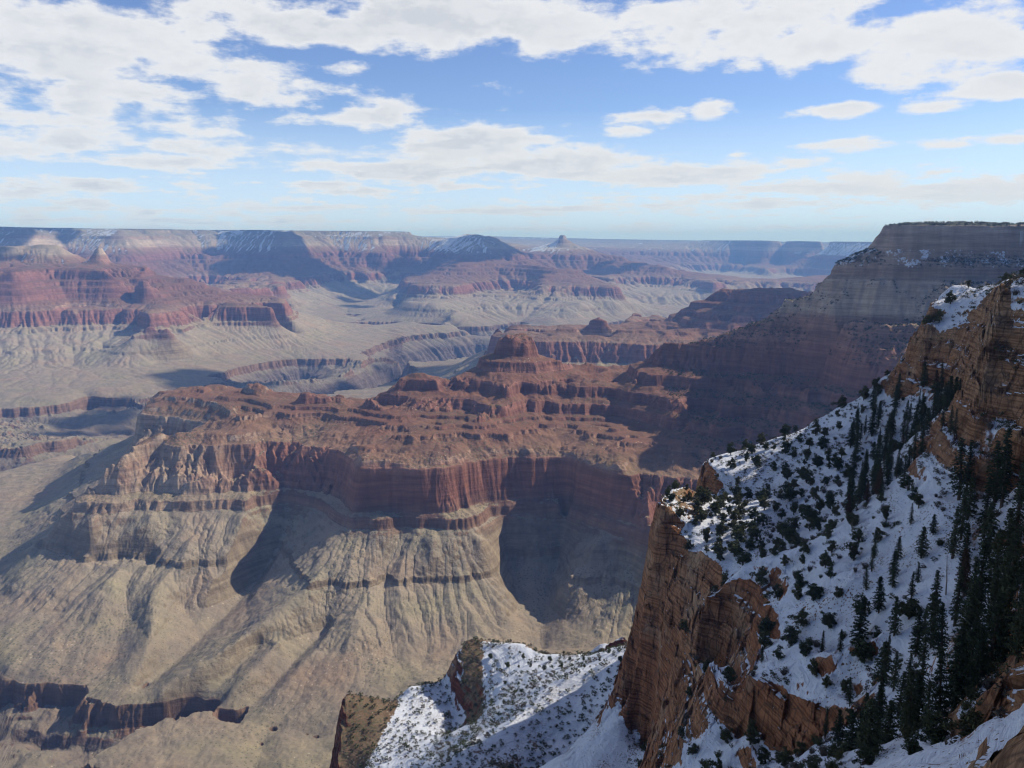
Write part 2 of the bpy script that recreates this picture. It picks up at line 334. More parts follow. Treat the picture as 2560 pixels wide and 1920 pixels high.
# --- second ridge beyond the butte
D([(1234, 832, 5400), (1300, 826, 5300), (1406, 824, 5250), (1440, 808, 5250), (1465, 795, 5250), (1483, 790, 5250), (1500, 793, 5250), (1530, 810, 5250), (1560, 824, 5250), (1640, 826, 5300), (1700, 822, 5350)])
S(-598, [(1234, 831), (1300, 838), (1343, 844), (1424, 839), (1500, 838), (1578, 842), (1600, 850), (1640, 846), (1687, 853), (1760, 860)])
S(-740, [(1230, 856), (1300, 874), (1400, 882), (1500, 890), (1600, 885), (1700, 885)])
H([(1230, 5600, -600), (1300, 5700, -598), (1500, 5750, -598), (1600, 5850, -598)]); H([(1230, 5800, -750), (1300, 5900, -750), (1500, 6000, -750), (1560, 6100, -750)])
S(-598, [(1560, 816), (1570, 795), (1583, 777), (1641, 785), (1680, 800)]); S(-740, [(1558, 822), (1600, 826), (1680, 824)])
D([(1687, 789, 5800), (1714, 766, 5800), (1759, 746, 5800), (1786, 731, 5800), (1800, 740, 5780), (1826, 746, 5750)])
D([(1828, 725, 5720), (1875, 722, 5700), (1941, 729, 5650), (1987, 741, 5600)]); D([(1828, 752, 5650), (1900, 756, 5580), (1990, 756, 5560)])
H([(1780, 5950, -330), (1850, 6000, -322), (1980, 5900, -322), (2100, 5500, -360)]); H([(1640, 6100, -610), (1780, 6300, -598), (1980, 6300, -598), (2200, 6200, -598)]); H([(1600, 6400, -750), (1780, 6500, -745), (2000, 6500, -745), (2200, 6400, -745)])
D([(1720, 800, 5500), (1800, 800, 5400), (1900, 800, 5300), (1960, 780, 5400)]); D([(1900, 846, 5000), (1760, 830, 5250)])
H([(1500, 6700, -940), (1800, 7200, -940), (2200, 7200, -940)])
# --- left massif with its two temples
D([(-60, 612, 8900), (0, 622, 8800), (45, 613, 8900), (81, 610, 8900), (120, 611, 8900), (154, 615, 8850), (181, 646, 8750)]); D([(-60, 618, 9200), (60, 612, 9200), (150, 615, 9150)])
D([(-60, 652, 8650), (20, 654, 8600), (100, 656, 8550), (170, 654, 8600), (205, 660, 8700)]); H([(-60, 9600, -290), (80, 9700, -290), (190, 9500, -290)])
for f_ in (0, 40, 80): D([(244, 607, 8600 + f_), (257, 609, 8600 + f_)]); D([(236, 626, 8600 + f_), (238, 622, 8600 + f_)]); D([(264, 626, 8600 + f_), (266, 632, 8600 + f_)])
H([(219, 8480, -290), (216, 8680, -290), (225, 8860, -300), (250, 8900, -300), (276, 8820, -295), (280, 8600, -290), (274, 8470, -290), (246, 8440, -290), (219, 8480, -290)])
D([(271, 648, 8600), (289, 662, 8500), (320, 670, 8400), (357, 681, 8200)])
S(-322, [(-60, 680), (40, 681), (95, 672), (150, 672), (210, 675), (270, 677), (330, 677), (355, 679)]); H([(370, 8300, -335), (380, 8800, -322), (330, 9400, -322), (100, 10200, -322), (-100, 10300, -322)])
D([(372, 690, 8400), (380, 694, 8500), (425, 690, 8500), (445, 702, 8500), (475, 693, 8500), (493, 697, 8500), (511, 713, 8500)]); D([(380, 696, 8300), (430, 694, 8250), (490, 702, 8250)])
S(-598, [(-60, 772), (0, 772), (60, 770), (104, 768), (149, 768), (230, 763), (290, 764), (318, 762)]); S(-598, [(345, 772), (371, 776), (400, 769), (452, 760), (542, 757), (620, 759), (688, 762)])
H([(318, 7700, -600), (330, 7950, -600), (340, 7500, -600)]); H([(320, 6900, -780), (330, 7250, -745), (345, 6700, -770)])
H([(700, 7700, -598), (690, 8300, -598), (600, 8900, -598), (520, 9300, -598)]); H([(725, 7600, -740), (735, 8400, -745), (700, 9000, -760), (560, 9500, -760)])
S(-640, [(335, 801), (380, 800), (430, 801)]); S(-745, [(325, 840), (380, 832), (440, 834)]); H([(450, 6900, -745), (456, 7100, -740)])
S(-740, [(-60, 818), (0, 822), (80, 822), (140, 815), (180, 806), (226, 804), (280, 806)]); S(-740, [(470, 803), (500, 800), (600, 795), (690, 797)])
S(-598, [(515, 720), (542, 717), (620, 716), (690, 713)]); S(-740, [(540, 746), (640, 751), (700, 750)])
H([(530, 10900, -600), (640, 11200, -600), (700, 10900, -598), (706, 10400, -598)]); H([(520, 11400, -745), (640, 11700, -745), (722, 11200, -745), (726, 10300, -750)])
S(-935, [(-60, 925), (80, 930), (200, 915), (300, 925), (420, 905), (560, 890), (680, 870), (800, 868)])
S(-955, [(-60, 960), (60, 975), (120, 990), (300, 970), (420, 940), (520, 915)])
S(-860, [(262, 868), (300, 872)]); S(-900, [(700, 835), (730, 842)])
# --- across the river: north rim, its red bays, the temples at the right
D([(-80, 577, 13600), (0, 577, 13300), (60, 577, 13000), (150, 578, 14000), (230, 578, 13700), (300, 578, 13200), (380, 578, 14000), (450, 579, 14800), (540, 579, 15100), (620, 579, 14600), (700, 579, 14200),
   (770, 580, 15200), (850, 580, 15700), (900, 580, 15300), (950, 581, 15000), (1000, 582, 15300), (1030, 584, 15800), (1045, 593, 15900), (1070, 602, 16000), (1079, 607, 16000), (1090, 604, 15900), (1110, 604, 15700)])
D([(1121, 599, 15000), (1140, 585, 14900), (1190, 584, 14700), (1234, 585, 14700), (1247, 601, 14700)]); D([(1140, 585, 15100), (1190, 584, 15500), (1234, 585, 15300)])
D([(1250, 604, 14700), (1275, 615, 14700), (1289, 629, 14700)]); H([(1130, 14600, -110), (1190, 14350, -110), (1250, 14400, -110)])
Hm(66, [(-200, 17000), (300, 17500), (800, 17800), (960, 17500), (1010, 17000)]); Hm(70, [(-400, 40000), (300, 40000), (800, 36000)]); Hm(-170, [(1040, 17200), (1110, 17200), (1200, 18000), (1285, 19000)]); Hm(-170, [(1000, 42000), (1100, 36000), (1280, 34000)])
Hm(-322, [(-80, 12700), (60, 12200), (150, 13100), (230, 12700), (300, 12300), (380, 13000), (450, 13700), (540, 14000), (620, 13600), (700, 13200), (770, 14100), (850, 14600), (900, 14300), (950, 14100), (1000, 14300), (1050, 14900), (1090, 14700)])
Hm(-322, [(1100, 14200), (1150, 13600), (1190, 13200), (1240, 13500), (1290, 14000)])
S(-598, [(560, 699), (640, 702), (683, 697), (764, 697)]); Hm(-598, [(790, 13000), (810, 13400), (860, 13600), (905, 13500)]); S(-598, [(915, 676), (931, 674), (1000, 676), (1030, 675)])
H([(1036, 13600, -598), (1045, 14000, -598), (1030, 14500, -600), (1000, 14800, -640)])
S(-750, [(570, 726), (640, 729), (700, 730), (764, 727)]); Hm(-750, [(800, 12500), (830, 12900), (880, 13000)]); S(-750, [(900, 706), (960, 704), (1030, 704)])
S(-935, [(620, 790), (720, 780), (800, 772), (880, 755), (960, 745), (1000, 742)]); S(-955, [(800, 800), (880, 790), (960, 780), (1000, 765)])
H([(-100, 10900, -940), (200, 11200, -940), (400, 11300, -940), (520, 12000, -900)])
H([(-100, 11900, -600), (150, 11900, -600), (300, 11800, -600), (450, 12600, -600), (540, 12800, -600)])
S(-598, [(1020, 708), (1085, 708), (1131, 710), (1167, 706)]); S(-598, [(1175, 704), (1200, 700), (1239, 697), (1289, 697), (1325, 697), (1343, 704), (1388, 707), (1452, 713), (1488, 712), (1530, 714)])
H([(1010, 11300, -598), (1015, 11900, -600), (1040, 12600, -600), (1060, 13200, -598)]); H([(990, 11300, -745), (995, 12200, -745), (1020, 13000, -745)]); H([(1545, 11000, -598), (1540, 11600, -598), (1500, 12000, -598)]); H([(1562, 11000, -745), (1565, 11600, -745), (1520, 12400, -745)])
S(-750, [(1010, 746), (1040, 750), (1085, 752), (1130, 746), (1170, 738), (1239, 729), (1290, 725), (1330, 733), (1345, 745), (1400, 746), (1450, 752), (1490, 745), (1540, 748)])
Hm(-440, [(1110, 12600), (1150, 12300), (1200, 12500), (1260, 12900), (1310, 12700), (1350, 12300), (1400, 12200), (1450, 12600)])
Hm(-560, [(1060, 12000), (1083, 11700), (1110, 11900)]); Hm(-500, [(1345, 11900), (1360, 11500), (1380, 11800)])
S(-935, [(1010, 800), (1080, 812), (1130, 808), (1180, 800), (1250, 795), (1320, 790), (1380, 800), (1440, 798), (1500, 790)])
S(-850, [(1105, 785), (1180, 770)]); S(-850, [(1420, 775), (1450, 778)])
S(-990, [(1232, 815), (1300, 806), (1340, 812), (1400, 820), (1480, 814)])
D([(1289, 632, 15500), (1325, 634, 16500), (1352, 613, 16500), (1393, 607, 16500), (1402, 595, 16500), (1414, 599, 16500), (1447, 616, 16500), (1462, 634, 16400), (1546, 634, 15800), (1580, 648, 15400), (1619, 663, 15000), (1668, 665, 14600)])
H([(1345, 16500, -175), (1360, 16900, -175), (1405, 17050, -175), (1450, 16900, -175), (1462, 16500, -175), (1450, 16150, -175), (1400, 16000, -180), (1358, 16150, -178)]); H([(1382, 16500, -50), (1388, 16680, -50), (1422, 16680, -50), (1428, 16500, -50), (1416, 16340, -50), (1392, 16340, -50)]); H([(1398, 16460, 62), (1398, 16580, 62), (1410, 16580, 66), (1410, 16460, 62)]); H([(1404, 16470, 110), (1405, 16560, 110)])
D([(1352, 616, 16800), (1393, 610, 16800), (1447, 618, 16800)]); Hm(-322, [(1310, 15700), (1360, 15500), (1420, 15300), (1480, 15400), (1540, 15200)])
D([(1360, 622, 16300), (1400, 620, 16200), (1440, 624, 16300)])
S(-598, [(1388, 688), (1470, 687), (1540, 692)]); S(-598, [(1560, 687), (1610, 687)]); S(-598, [(1640, 677), (1736, 681), (1770, 688)])
H([(1380, 14600, -600), (1480, 15000, -600)]); H([(1780, 12900, -598), (1775, 13600, -598), (1680, 14400, -598)])
S(-750, [(1400, 712), (1480, 712), (1560, 716)]); S(-750, [(1600, 712), (1680, 718), (1760, 722), (1790, 720)])
S(-935, [(1560, 760), (1640, 762), (1720, 765), (1800, 762)]); S(-990, [(1600, 790), (1700, 795), (1760, 795)])
# --- farthest walls, under the horizon to the right
D([(1289, 622, 27000), (1340, 617, 27000), (1410, 622, 27000), (1460, 614, 27000), (1495, 609, 27000), (1530, 615, 27000), (1550, 612, 27500), (1620, 612, 28000), (1700, 611, 28000), (1740, 609, 28000), (1800, 612, 28000), (1840, 611, 27000), (1862, 599, 25000), (1880, 598, 24000), (2000, 599, 24000), (2080, 599, 23000), (2200, 598, 22000), (2560, 598, 20000), (2800, 598, 18000)])
Hm(80, [(1330, 40000), (2000, 36000), (2560, 32000)])
S(-800, [(1700, 690), (1800, 680), (1900, 690), (2000, 690), (2100, 700)]); S(-940, [(1820, 720), (1900, 725), (2000, 715), (2060, 720)])
S(-598, [(1860, 660), (1920, 670), (2000, 655), (2060, 668), (2160, 660)])

G.solve()
print('solve', time.time() - T0)

# ------------------------------------------------------------------ run-off gullies
def erode(G, step, seed):
    h = R(step); na, nl = int((G.na - 1) * G.h / h), int((G.nl - 1) * G.h / h)
    az = G.a0 + np.arange(na)[:, None] * h; lr = G.l0 + np.arange(nl)[None, :] * h
    az, lr = np.broadcast_arrays(az, lr)
    r = np.exp(lr); x, y = r * np.sin(az), r * np.cos(az)
    s = G.at(az, lr).astype(np.float32)
    px = (r * 0.00125).astype(np.float32)
    far = np.clip((r - 2500) / 8000, 0, 1).astype(np.float32)
    for k, (lam, amp) in enumerate(((1300, 50), (600, 30), (260, 14), (120, 7), (55, 3), (26, 1.2))):
        w = np.clip(lam / (px * 5) - .5, 0, 1) * (np.clip(130 / lam, .12, 1) * (1 - far) + far) * .8
        s += amp * w * perlin(x / lam, y / lam, seed + k)
    cell = (r * h).astype(np.float32)
    acc = (cell * cell)
    n = na * nl
    best = np.full((na, nl), 0.0, np.float32); rec = np.arange(n).reshape(na, nl).copy()
    ids = np.arange(n).reshape(na, nl)
    def sh(A, di, dj): return np.roll(np.roll(A, -di, 0), -dj, 1)
    rs = np.random.RandomState(5).rand(na, nl).astype(np.float32) * .5 + .75
    for di in (-1, 0, 1):
        for dj in (-1, 0, 1):
            if di == 0 and dj == 0: continue
            d = (s - sh(s, di, dj)) / (cell * math.hypot(di, dj)) * sh(rs, di, dj)
            if di == -1: d[0] = -1
            if di == 1: d[-1] = -1
            if dj == -1: d[:, 0] = -1
            if dj == 1: d[:, -1] = -1
            m = d > best
            best[m] = d[m]; rec[m] = sh(ids, di, dj)[m]
    order = np.argsort(-s, axis=None).tolist(); rc = rec.ravel().tolist(); ac = acc.ravel().tolist()
    for i in order:
        q = rc[i]
        if q != i: ac[q] += ac[i]
    acc = np.array(ac, np.float32).reshape(na, nl)
    A0 = np.maximum(13.0, px * 4) ** 2
    q = np.clip(np.log2(acc / A0 + 1e-6), 0, 11)
    depth = (q ** 0.9 * np.maximum(5.6, px * 0.85)).astype(np.float32)
    gs = blur(blur(np.minimum(best, 6), 4, 0), 4, 1)              # steepness in plan-width units; 1 is an ordinary slope
    depth *= np.clip(best * 2.5, 0.12, 1) * np.clip(2.3 - gs, 0.06, 1)
    depth[:, :3] = 0
    inc = depth
    for it in range(16):
        for di, dj in ((-1, 0), (1, 0), (0, -1), (0, 1), (1, 1), (-1, -1), (1, -1), (-1, 1)):
            inc = np.maximum(inc, sh(inc, di, dj) - cell * math.hypot(di, dj) * .62)
    e = s - inc - 2.2 * np.clip(np.log2(acc / A0 + 1e-6) / 4, 0, 1) * np.clip(2.3 - gs, 0, 1)
    E = Grid.__new__(Grid); E.a0, E.l0, E.h = G.a0, G.l0, h
    E.u = (e - G.at(az, lr)).astype(np.float32)
    return E
E = erode(G, 0.085, 11)
print('erode', time.time() - T0)

def far_s(az, lr):
    r = np.exp(lr); x, y = r * np.sin(az), r * np.cos(az)
    s = G.at(az, lr)
    hard = np.interp(s, HS, HK)
    e = E.at(az, lr)
    e = e * np.clip((np.hypot(r * np.sin(az) - 20, r * np.cos(az) - 2825) - 90) / 80, .15, 1)
    s = s + e * (1 - (1 - hard) * np.clip((9000 - r) / 5000, 0, 1))
    px = r * 0.00125
    band = np.interp(s, WS, WK) * np.clip((9000 - r) / 4000, 0.25, 1)
    n1 = perlin(x / 330, y / 330, 31); n2 = perlin(x / 140, y / 140, 32); n3 = perlin(x / 62, y / 62, 33)
    quiet = np.clip((np.hypot(x - 20, y - 2825) - 110) / 80, 0, 1)
    band = band * quiet * np.clip((y - 1750) / 100, 0, 1)
    band = np.where(band > 1, 1 + (band - 1) * np.clip((5000 - r) / 2000, 0, 1), band)
    s = s + band * (34 * (.32 - np.abs(n1)) * 2 + 20 * (.3 - np.abs(n2)) * 2 + 8 * n3)
    for k, (lam, amp) in enumerate(((90, 6.0), (42, 3.6), (19, 2.2), (9, 1.1))):
        w = np.clip(lam / (px * 2.0) - .7, 0, 1)
        n = perlin(x / lam, y / lam, 40 + k)
        s = s + (amp * w * (n if k < 1 else (0.5 - 2 * np.abs(n)) * .8)).astype(np.float32)
    return s, x, y, r, px

def far_z(az, lr):
    s, x, y, r, px = far_s(az, lr)
    # uneven beds: the steps thicken and thin from place to place
    wob = 9 * perlin(x / 700, y / 700, 60) + 5 * perlin(x / 230, y / 230, 61)
    b = Tz(s) 
    b = b + 1.6 * np.clip(26 / (px * 2) - .7, 0, 1) * perlin(x / 26, y / 26, 63) + .7 * np.clip(11 / (px * 2) - .7, 0, 1) * perlin(x / 11, y / 11, 64)
    crag = np.clip((b + 225) / 15, 0, 1) * np.clip((-100 - b) / 10, 0, 1) * np.clip((5000 - r) / 1500, 0, 1) + .4 * np.clip((b + 320) / 20, 0, 1) * np.clip((-225 - b) / 15, 0, 1) * np.clip((5000 - r) / 1500, 0, 1)
    b = b + crag * (26 * (.3 - np.abs(perlin(x / 85, y / 85, 65))) + 14 * (.3 - np.abs(perlin(x / 36, y / 36, 66))) + 6 * perlin(x / 15, y / 15, 67))
    def beds(v, step, hardness):
        c = np.floor(v / step); f = v / step - c
        m = np.random.RandomState(int(step * 7)).rand(1024)[c.astype(int) % 1024] * .4 + .35
        return (c + np.where(f < m, f / m * hardness, hardness + (f - m) / (1 - m) * (1 - hardness))) * step
    amt = np.interp(b, [-1100, -1000, -960, -900, -800, -770, -735, -600, -560, -330, -230, -100, 70], [.4, .5, .05, .03, .06, .6, .25, .35, .75, .8, .85, .8, .7])
    amt = amt * np.clip((9500 - r) / 5500, 0, 1)
    q = b + wob * .5
    hi = np.clip((b + 330) / 40, 0, 1)
    b = b + amt * ((.6 - .3 * hi) * beds(q, 13.0, .3) + (.4 - .1 * hi) * beds(q + 4, 6.1, .3) + .4 * hi * beds(q + 2, 24.0, .2) - q)
    return (b + dip(x, y)).astype(np.float32), b.astype(np.float32), x, y

# ------------------------------------------------------------------ sheets of terrain
def sheet(zfun, az, l0, l1, nfine, rows, wflat):
    """rows are spaced so that each covers about the same angle in the height of the wall"""
    lf = np.linspace(l0, l1, nfine)
    A, L = np.meshgrid(az, lf, indexing='ij')
    z, b, x, y = zfun(A, L)
    r = np.exp(L)
    w = np.abs(np.diff(z / r, axis=1)); w = np.minimum(w, 0.02)
    w = blur(w.astype(np.float32), 10, 0) + wflat * (lf[1] - lf[0])
    w = blur(w, 3, 1)
    cum = np.concatenate([np.zeros((len(az), 1), np.float32), np.cumsum(w, 1)], 1)
    cum /= cum[:, -1:]
    t = np.linspace(0, 1, rows)
    Lr = np.empty((len(az), rows))
    for i in range(len(az)): Lr[i] = np.interp(t, cum[i], lf)
    A2 = np.broadcast_to(az[:, None], Lr.shape)
    z, b, x, y = zfun(A2, Lr)
    gz = np.gradient(z, axis=1) / np.maximum(np.gradient(np.exp(Lr), axis=1), 1e-3)
    dz_a = np.gradient(z, axis=0); dr_a = np.gradient(np.exp(Lr), axis=0)
    ga = (dz_a - gz * dr_a) / np.maximum(np.exp(Lr) * np.gradient(az)[:, None], 1e-3)
    return dict(x=x, y=y, z=z, b=b, gr=gz, ga=ga, az=A2, r=np.exp(Lr))

def build_sheet(sh, lab, names, mat, attrs):
    na, nr = sh['z'].shape
    V = np.stack([sh['x'], sh['y'], sh['z']], -1).reshape(-1, 3).astype(np.float32)
    ids = np.arange(na * nr).reshape(na, nr)
    Q = np.stack([ids[:-1, :-1], ids[1:, :-1], ids[1:, 1:], ids[:-1, 1:]], -1).reshape(-1, 4)
    fl = lab[:-1, :-1].ravel()
    out = {}
    for k, (name, label, cat) in names.items():
        q = Q[fl == k]
        if not len(q): continue
        used = np.zeros(len(V), bool); used[q.ravel()] = True
        remap = np.cumsum(used) - 1
        q = remap[q]
        me = bpy.data.meshes.new(name)
        v = V[used]
        me.vertices.add(len(v)); me.vertices.foreach_set('co', v.ravel())
        me.loops.add(q.size); me.loops.foreach_set('vertex_index', q.ravel().astype(np.int32))
        me.polygons.add(len(q)); me.polygons.foreach_set('loop_start', (np.arange(len(q)) * 4).astype(np.int32))
        me.update(calc_edges=True)
        for an, av in attrs.items():
            at = me.attributes.new(an, 'FLOAT', 'POINT'); at.data.foreach_set('value', av.ravel()[used].astype(np.float32))
        me.materials.append(mat)
        o = bpy.data.objects.new(name, me); COL.objects.link(o)
        o['kind'] = 'structure'; o['label'] = label; o['category'] = cat
        out[k] = o
    return out

class NT:
    """tiny helper to write node trees"""
    def __init__(s, name):
        s.m = bpy.data.materials.new(name); s.m.use_nodes = True
        s.t = s.m.node_tree; s.n = s.t.nodes; s.l = s.t.links; s.bsdf = s.n['Principled BSDF']
        s.bsdf.inputs['Roughness'].default_value = 0.95
        s.bsdf.inputs['Specular IOR Level'].default_value = 0.1
    def new(s, t, **k):
        q = s.n.new(t)
        for a, v in k.items(): setattr(q, a, v)
        return q
    def put(s, sock, v):
        if hasattr(v, 'is_output'): s.l.new(v, sock)
        elif isinstance(v, tuple) and len(v) == 3 and sock.type == 'RGBA': sock.default_value = (*v, 1)
        else: sock.default_value = v
    def math(s, op, a, b=0.0, clamp=False):
        q = s.new('ShaderNodeMath', operation=op, use_clamp=clamp); s.put(q.inputs[0], a); s.put(q.inputs[1], b); return q.outputs[0]
    def mix(s, f, a, b, mode='MIX'):
        q = s.new('ShaderNodeMix', data_type='RGBA', blend_type=mode); s.put(q.inputs[0], f); s.put(q.inputs[6], a); s.put(q.inputs[7], b); return q.outputs[2]
    def rng(s, v, a, b, c=0.0, d=1.0, smooth=False):
        q = s.new('ShaderNodeMapRange'); q.interpolation_type = 'SMOOTHSTEP' if smooth else 'LINEAR'
        for i, x in enumerate((v, a, b, c, d)): s.put(q.inputs[i], x)
        return q.outputs[0]
    def pos(s, sx=1, sy=1, sz=1):
        g = s.new('ShaderNodeNewGeometry').outputs['Position']
        q = s.new('ShaderNodeVectorMath', operation='MULTIPLY'); s.l.new(g, q.inputs[0]); q.inputs[1].default_value = (sx, sy, sz); return q.outputs[0]
    def noise(s, vec, scale, detail=4, rough=0.55, out='Fac'):
        q = s.new('ShaderNodeTexNoise'); s.l.new(vec, q.inputs['Vector']); q.inputs['Scale'].default_value = scale
        q.inputs['Detail'].default_value = detail; q.inputs['Roughness'].default_value = rough; return q.outputs[out]
    def vor(s, vec, scale, out='Distance', feature='F1'):
        q = s.new('ShaderNodeTexVoronoi', feature=feature); s.l.new(vec, q.inputs['Vector']); q.inputs['Scale'].default_value = scale; return q.outputs[out]
    def attr(s, name): return s.new('ShaderNodeAttribute', attribute_name=name).outputs['Fac']
    def ramp(s, v, stops, const=False):
        q = s.new('ShaderNodeValToRGB'); cr = q.color_ramp
        if const: cr.interpolation = 'CONSTANT'
        while len(cr.elements) < len(stops): cr.elements.new(0.5)
        for e, (p, c) in zip(cr.elements, stops): e.position = p; e.color = (*c, 1)
        s.put(q.inputs[0], v); return q.outputs[0]
    def bump(s, h, strength, dist):
        q = s.new('ShaderNodeBump'); q.inputs['Strength'].default_value = strength; q.inputs['Distance'].default_value = dist
        s.l.new(h, q.inputs['Height']); return q.outputs[0]

def bed(z): return (z + 1500) / 1600.0

def rock_material(name, near=False):
    n = NT(name)
    k = 4.0 if near else 1.0                       # nearer ground shows finer texture
    b = n.attr('strat'); steep = n.attr('steep'); snow = n.attr('snow')
    p = n.pos(k, k, k)
    # strata: bed height, slightly wavy
    wob = n.noise(p, 1 / 140, 3)
    fine = n.noise(n.pos(k, k, 9 * k), 1 / 90, 5, .6)
    bz = n.math('ADD', b, n.math('ADD', n.math('MULTIPLY', n.math('SUBTRACT', wob, .5), 26), n.math('MULTIPLY', n.math('SUBTRACT', fine, .5), 16)))
    u = n.rng(bz, -1500, 100)
    cliff = n.ramp(u, [(bed(-1450), (0.100, 0.085, 0.085)), (bed(-1060), (0.140, 0.110, 0.100)), (bed(-1045), (0.170, 0.105, 0.075)), (bed(-992), (0.200, 0.130, 0.090)),
        (bed(-980), (0.250, 0.210, 0.145)), (bed(-800), (0.250, 0.200, 0.140)), (bed(-770), (0.240, 0.150, 0.105)), (bed(-738), (0.214, 0.126, 0.094)), (bed(-700), (0.246, 0.114, 0.082)), (bed(-640), (0.265, 0.125, 0.089)),
        (bed(-618), (0.277, 0.149, 0.109)), (bed(-604), (0.360, 0.260, 0.190)), (bed(-592), (0.330, 0.220, 0.150)), (bed(-560), (0.220, 0.108, 0.080)), (bed(-526), (0.248, 0.123, 0.091)), (bed(-500), (0.201, 0.097, 0.073)), (bed(-440), (0.248, 0.128, 0.096)),
        (bed(-400), (0.192, 0.092, 0.072)), (bed(-330), (0.248, 0.123, 0.091)), (bed(-310), (0.257, 0.129, 0.093)), (bed(-215), (0.318, 0.198, 0.142)), (bed(-200), (0.420, 0.330, 0.240)), (bed(-110), (0.440, 0.360, 0.270)),
        (bed(-85), (0.300, 0.220, 0.160)), (bed(-10), (0.340, 0.260, 0.190)), (bed(60), (0.360, 0.300, 0.240))])
    slope = n.ramp(u, [(bed(-1450), (0.095, 0.072, 0.068)), (bed(-1110), (0.125, 0.095, 0.085)), (bed(-1050), (0.190, 0.155, 0.120)), (bed(-1000), (0.230, 0.185, 0.135)), (bed(-940), (0.255, 0.205, 0.150)), (bed(-870), (0.275, 0.228, 0.168)), (bed(-780), (0.280, 0.230, 0.172)),
        (bed(-740), (0.280, 0.215, 0.150)), (bed(-640), (0.280, 0.190, 0.125)), (bed(-600), (0.190, 0.112, 0.074)), (bed(-570), (0.176, 0.092, 0.061)), (bed(-420), (0.168, 0.086, 0.058)), (bed(-320), (0.165, 0.082, 0.056)), (bed(-230), (0.235, 0.145, 0.098)),
        (bed(-200), (0.320, 0.250, 0.180)), (bed(-60), (0.250, 0.205, 0.155)), (bed(46), (0.200, 0.170, 0.120)), (bed(58), (0.065, 0.070, 0.045))])
    if near:
        cliff = n.ramp(n.rng(bz, -330, 30), [(0.0, (.19, .065, .038)), (.20, (.23, .08, .042)), (.27, (.30, .13, .065)), (.42, (.37, .175, .085)), (.52, (.40, .22, .115)), (.58, (.36, .17, .085)), (.66, (.27, .125, .07)), (.74, (.36, .205, .11)), (.85, (.40, .27, .16)), (.92, (.33, .21, .125)), (1.0, (.40, .31, .21))])
        seam = n.noise(n.pos(.35, .35, 11), 1 / 8.0, 4, .7)       # thin beds, dark seams
        cliff = n.mix(n.rng(seam, .40, .56), n.mix(1.0, cliff, (.46, .40, .36), 'MULTIPLY'), cliff)
        stain = n.noise(n.pos(1, 1, .10), 1 / 5.5, 5, .7)
        cliff = n.mix(n.rng(stain, .50, .72, 0, .8), cliff, n.mix(1.0, cliff, (.42, .36, .33), 'MULTIPLY'))
        cliff = n.mix(n.rng(n.noise(n.pos(), 1 / 16, 4, .6), .52, .70, 0, .75), cliff, (.42, .31, .20))
        cliff = n.mix(1.0, cliff, (.84, .78, .76), 'MULTIPLY')
        slope = n.mix(.7, cliff, (.15, .12, .08))
    cliff = n.mix(n.math('MULTIPLY', n.attr('pale'), n.rng(n.noise(p, 1 / 55, 4), .3, .6, .45, .95)), cliff, (.36, .29, .215))
    if not near:
        lay = n.noise(n.pos(.07, .07, 1), 1 / 9, 5, .75)          # thin beds
        lay2 = n.noise(n.pos(.03, .03, 1), 1 / 22, 3, .6)
        cliff = n.mix(n.rng(lay, .36, .62), n.mix(1.0, cliff, (.74, .71, .70), 'MULTIPLY'), n.mix(1.0, cliff, (1.12, 1.11, 1.09), 'MULTIPLY'))
        cliff = n.mix(n.rng(lay2, .40, .60), n.mix(1.0, cliff, (.80, .78, .77), 'MULTIPLY'), cliff)
        slope = n.mix(n.math('MULTIPLY', n.rng(lay, .30, .50, .5, 0), n.rng(bz, -800, -740)), slope, n.mix(1.0, slope, (.60, .56, .55), 'MULTIPLY'))
        tint = n.noise(n.pos(), 1 / 210, 5, .6)
        slope = n.mix(n.rng(tint, .50, .66, 0, .55), slope, n.mix(1.0, slope, (.93, 1.03, .86), 'MULTIPLY'))
        slope = n.mix(n.rng(tint, .48, .34, 0, .6), slope, n.mix(1.0, slope, (1.10, .93, .86), 'MULTIPLY'))
    # vertical staining on cliffs, mottling on slopes
    streak = n.noise(n.pos(k, k, .12 * k), 1 / 26, 5, .65)
    blotch = n.noise(p, 1 / 60, 6, .62)
    grain = n.noise(p, 1 / 7.0, 5, .7)
    cliff = n.mix(n.rng(streak, .38, .66), n.mix(1.0, cliff, (.80, .77, .77), 'MULTIPLY'), n.mix(1.0, cliff, (1.10, 1.09, 1.07), 'MULTIPLY'))
    cliff = n.mix(n.rng(blotch, .62, .76, 0, .3), cliff, (.40, .31, .23))
    slope = n.mix(n.rng(blotch, .35, .68), n.mix(1.0, slope, (.82, .83, .86), 'MULTIPLY'), n.mix(1.0, slope, (1.12, 1.09, 1.04), 'MULTIPLY'))
    slope = n.mix(n.rng(grain, .3, .72), n.mix(1.0, slope, (.86, .87, .87), 'MULTIPLY'), n.mix(1.0, slope, (1.12, 1.11, 1.1), 'MULTIPLY'))
    # scattered desert scrub and pale boulders
    dots = n.vor(p, 1 / 8.5); cov = n.noise(p, 1 / 170, 3)
    rad = n.math('MULTIPLY', n.rng(cov, .38, .66, .10, .34), n.math('ADD', n.rng(bz, -760, -640, 1.0, 1.35), n.rng(bz, -350, -300, 0, .55)))
    scrub = n.math('LESS_THAN', dots, rad)
    slope = n.mix(n.math('MULTIPLY', scrub, .62), slope, (.085, .085, .05))
    bd = n.vor(n.pos(1.1 * k, .9 * k, k), 1 / 13.0); brad = n.rng(n.noise(p, 1 / 110, 2), .45, .7, .0, .22)
    slope = n.mix(n.math('MULTIPLY', n.math('LESS_THAN', bd, brad), .5), slope, (.46, .38, .29))
    f = n.rng(n.math('ADD', steep, n.math('MULTIPLY', n.math('SUBTRACT', grain, .5), .5)), .62, .98, smooth=True)
